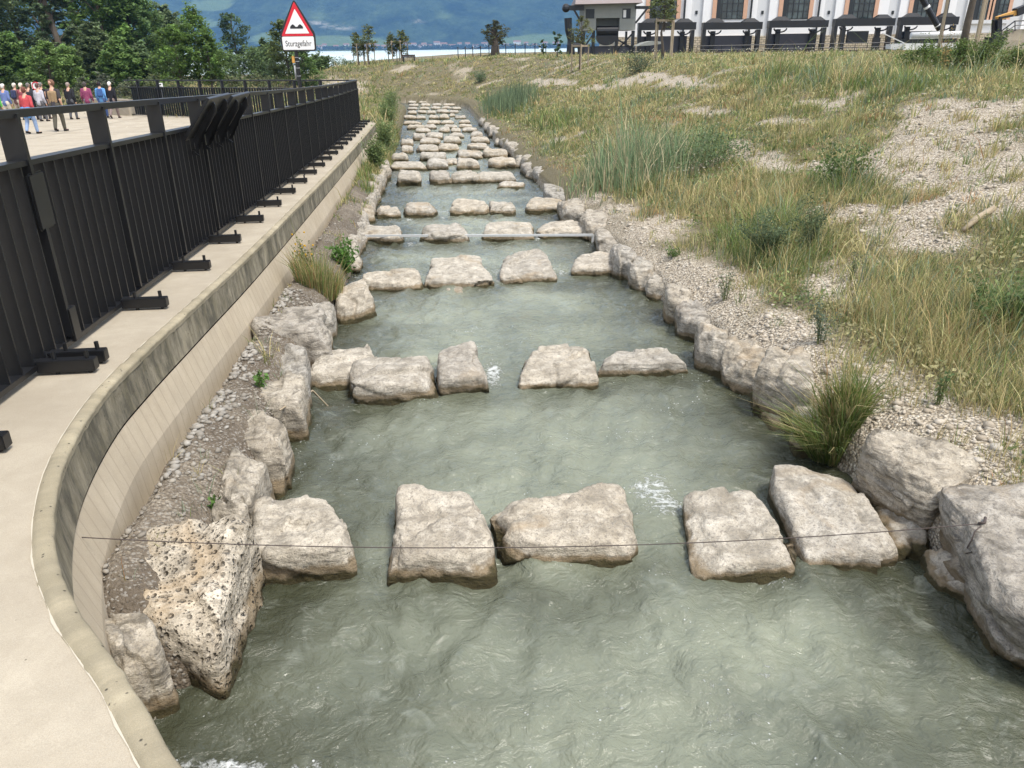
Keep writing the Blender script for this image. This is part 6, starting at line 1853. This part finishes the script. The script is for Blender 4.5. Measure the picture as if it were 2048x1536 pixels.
r = empty("stairs", (X(2035, YS), YS, Zp(98, YS, 2035)), "pale concrete outdoor stairs with black handrail at the right edge of the photo", "stairs")
mb = MB()
for i in range(8):
    mb.box(X(1995 + i * 6, YS), X(2110, YS), YS + .01 * i, YS + 1.5, Zp(80 - i * 3.1 + 3.1, YS, 2040), Zp(80 - i * 3.1, YS, 2040) - .002)
mb.box(X(1990, YS), X(2110, YS), YS - .2, YS + 1.6, Zp(104, YS, 2040), Zp(80, YS, 2040) - .01)
mb.build("steps", M['plaza'], r)
mb = MB().tube([at(1995, 68, YS), at(2030, 42, YS), at(2075, 40, YS)], .05, 6).tube([at(1995, 76, YS), at(2030, 51, YS), at(2075, 49, YS)], .03, 6)
for px, py in ((2000, 64), (2014, 54), (2030, 42), (2050, 41)): mb.tube([at(px, py, YS), at(px, py + 20, YS)], .04, 6)
mb.build("handrail", M['black'], r)

# chain fence, bench and boat by the lake
YK = 70.0
r = empty("chain_fence", (X(980, YK), YK, gz(X(980, YK), YK)), "thin posts with a hanging chain along the embankment top by the lake", "fence")
pxs = [914, 929, 944, 960, 977, 994, 1011, 1030, 1050, 1070, 1092]
tops = []
for px in pxs:
    x = X(px, YK); g = gz(x, YK)
    MB().tube([(x, YK, g - .1), (x, YK, g + .95)], .035, 6).build("post", M['black'], r)
    tops.append(np.array([x, YK, g + .88]))
mb = MB()
for a, b in zip(tops[:-1], tops[1:]): mb.tube([a, a * .75 + b * .25 - (0, 0, .09), (a + b) / 2 - (0, 0, .13), a * .25 + b * .75 - (0, 0, .09), b], .018, 5)
mb.build("chain", M['black'], r)
c = at(818, 118, 70); g = gz(c[0], 70)
r = empty("bench", (c[0], 70, g), "small dark bench on the skyline of the embankment by the lake", "bench")
MB().box(c[0] - .55, c[0] + .55, 69.8, 70.25, g + .40, g + .46).build("seat", M['timber'], r)
MB().box(c[0] - .55, c[0] + .55, 69.74, 69.79, g + .47, g + .62).build("backrest", M['timber'], r)
for s in (-.45, .45): MB().box(c[0] + s - .04, c[0] + s + .04, 69.82, 70.2, g - .1, g + .398).build("leg", M['black'], r)
c = at(1081, 100, 1400); c[2] = -7
r = empty("sailing_boat", c, "tiny white sailing boat on the lake left of the gatehouse", "boat")
MB().add([c + (-3.5, -1, 1.0), c + (3.5, -1, 1.0), c + (3.5, 1, 1.0), c + (-3.5, 1, 1.0), c + (-2.8, -.5, -.2), c + (2.8, -.5, -.2), c + (2.8, .5, -.2), c + (-2.8, .5, -.2)], [(0, 1, 2, 3), (0, 4, 5, 1), (1, 5, 6, 2), (2, 6, 7, 3), (3, 7, 4, 0), (7, 6, 5, 4)]).build("hull", M['whitepaint'], r)
MB().tube([c + (.5, 0, .9), c + (.5, 0, 10.5)], .1, 6).build("mast", M['grey'], r)
MB().prism([c + (.35, -.05, 1.8), c + (.35, -.05, 10.2), c + (-3.2, -.05, 1.9)], (0, .06, 0)).build("sail", M['whitepaint'], r)
# village on the far shore
HC = [flat("house_wall_%d" % i, c, .9) for i, c in enumerate([(.62, .60, .56), (.55, .50, .42), (.70, .69, .66)])]
hr = flat("house_roof", (.22, .12, .09), .9)
first = None
for i in range(34):
    px = [575, 590, 603, 612, 622, 633, 645, 668, 689, 708, 724, 741, 752, 765, 778, 790, 806, 823, 838, 846, 858, 872, 886, 903, 918, 934, 950, 968, 1010, 1034, 1052, 1068, 1090, 1112][i]
    Yh = 2602 + (i * 37 % 60)
    x = X(px, Yh)
    zb = float(np.interp(Yh - 2590, [0, 40, 120], [-6.5, 1, 12]))
    w, d, h = 7 + i * 13 % 6, 5, 6 + i * 7 % 4
    r = empty("shore_house", (x, Yh, zb), "tiny pale house in the village along the far lake shore", "house", "houses of the village across the lake")
    MB().box(x - w, x + w, Yh - d, Yh + d, zb - 3, zb + h).build("wall", HC[i % 3], r)
    MB().add([(x - w - .6, Yh - d - .6, zb + h), (x + w + .6, Yh - d - .6, zb + h), (x + w + .6, Yh + d + .6, zb + h), (x - w - .6, Yh + d + .6, zb + h), (x - w, Yh, zb + h + 4), (x + w, Yh, zb + h + 4)], [(0, 1, 5, 4), (2, 3, 4, 5), (3, 2, 1, 0)], [(0, 4, 3), (1, 2, 5)]).build("roof", hr, r)
# distant shore trees as one mass
n = 9000
xx = rng.uniform(-2200, 900, n); yy = 2590 + rng.uniform(0, 30, n)
zz = rng.uniform(-6, 9, n) * rng.uniform(.3, 1, n)
V, Q, C = leaf_quads(np.stack([xx, yy, zz], 1), 9.0, np.array([[.03, .05, .025]]) * np.exp(rng.normal(0, .3, (n, 1))))
tag(npobj("shore_wood", V, Q, M['leaf'], base=(0, 2600, -7), col=C), "dark band of trees along the far lake shore", "trees", kind="stuff")

# ------------------------------------------------------------------ the air between here and the hills
hz = bpy.data.materials.new("air"); hz.use_nodes = True
t_ = hz.node_tree
for nd in list(t_.nodes):
    if nd.type == 'BSDF_PRINCIPLED': t_.nodes.remove(nd)
pv = t_.nodes.new("ShaderNodeVolumePrincipled")
pv.inputs["Color"].default_value = (0.24, 0.52, 1.0, 1)
pv.inputs["Density"].default_value = HAZE
pv.inputs["Anisotropy"].default_value = 0.0
t_.links.new(pv.outputs[0], t_.nodes["Material Output"].inputs["Volume"])
o = MB().box(-5400, 5400, -700, 6300, -12, 900).build("haze", hz, base=(0, 0, -12))
tag(o, kind="stuff")
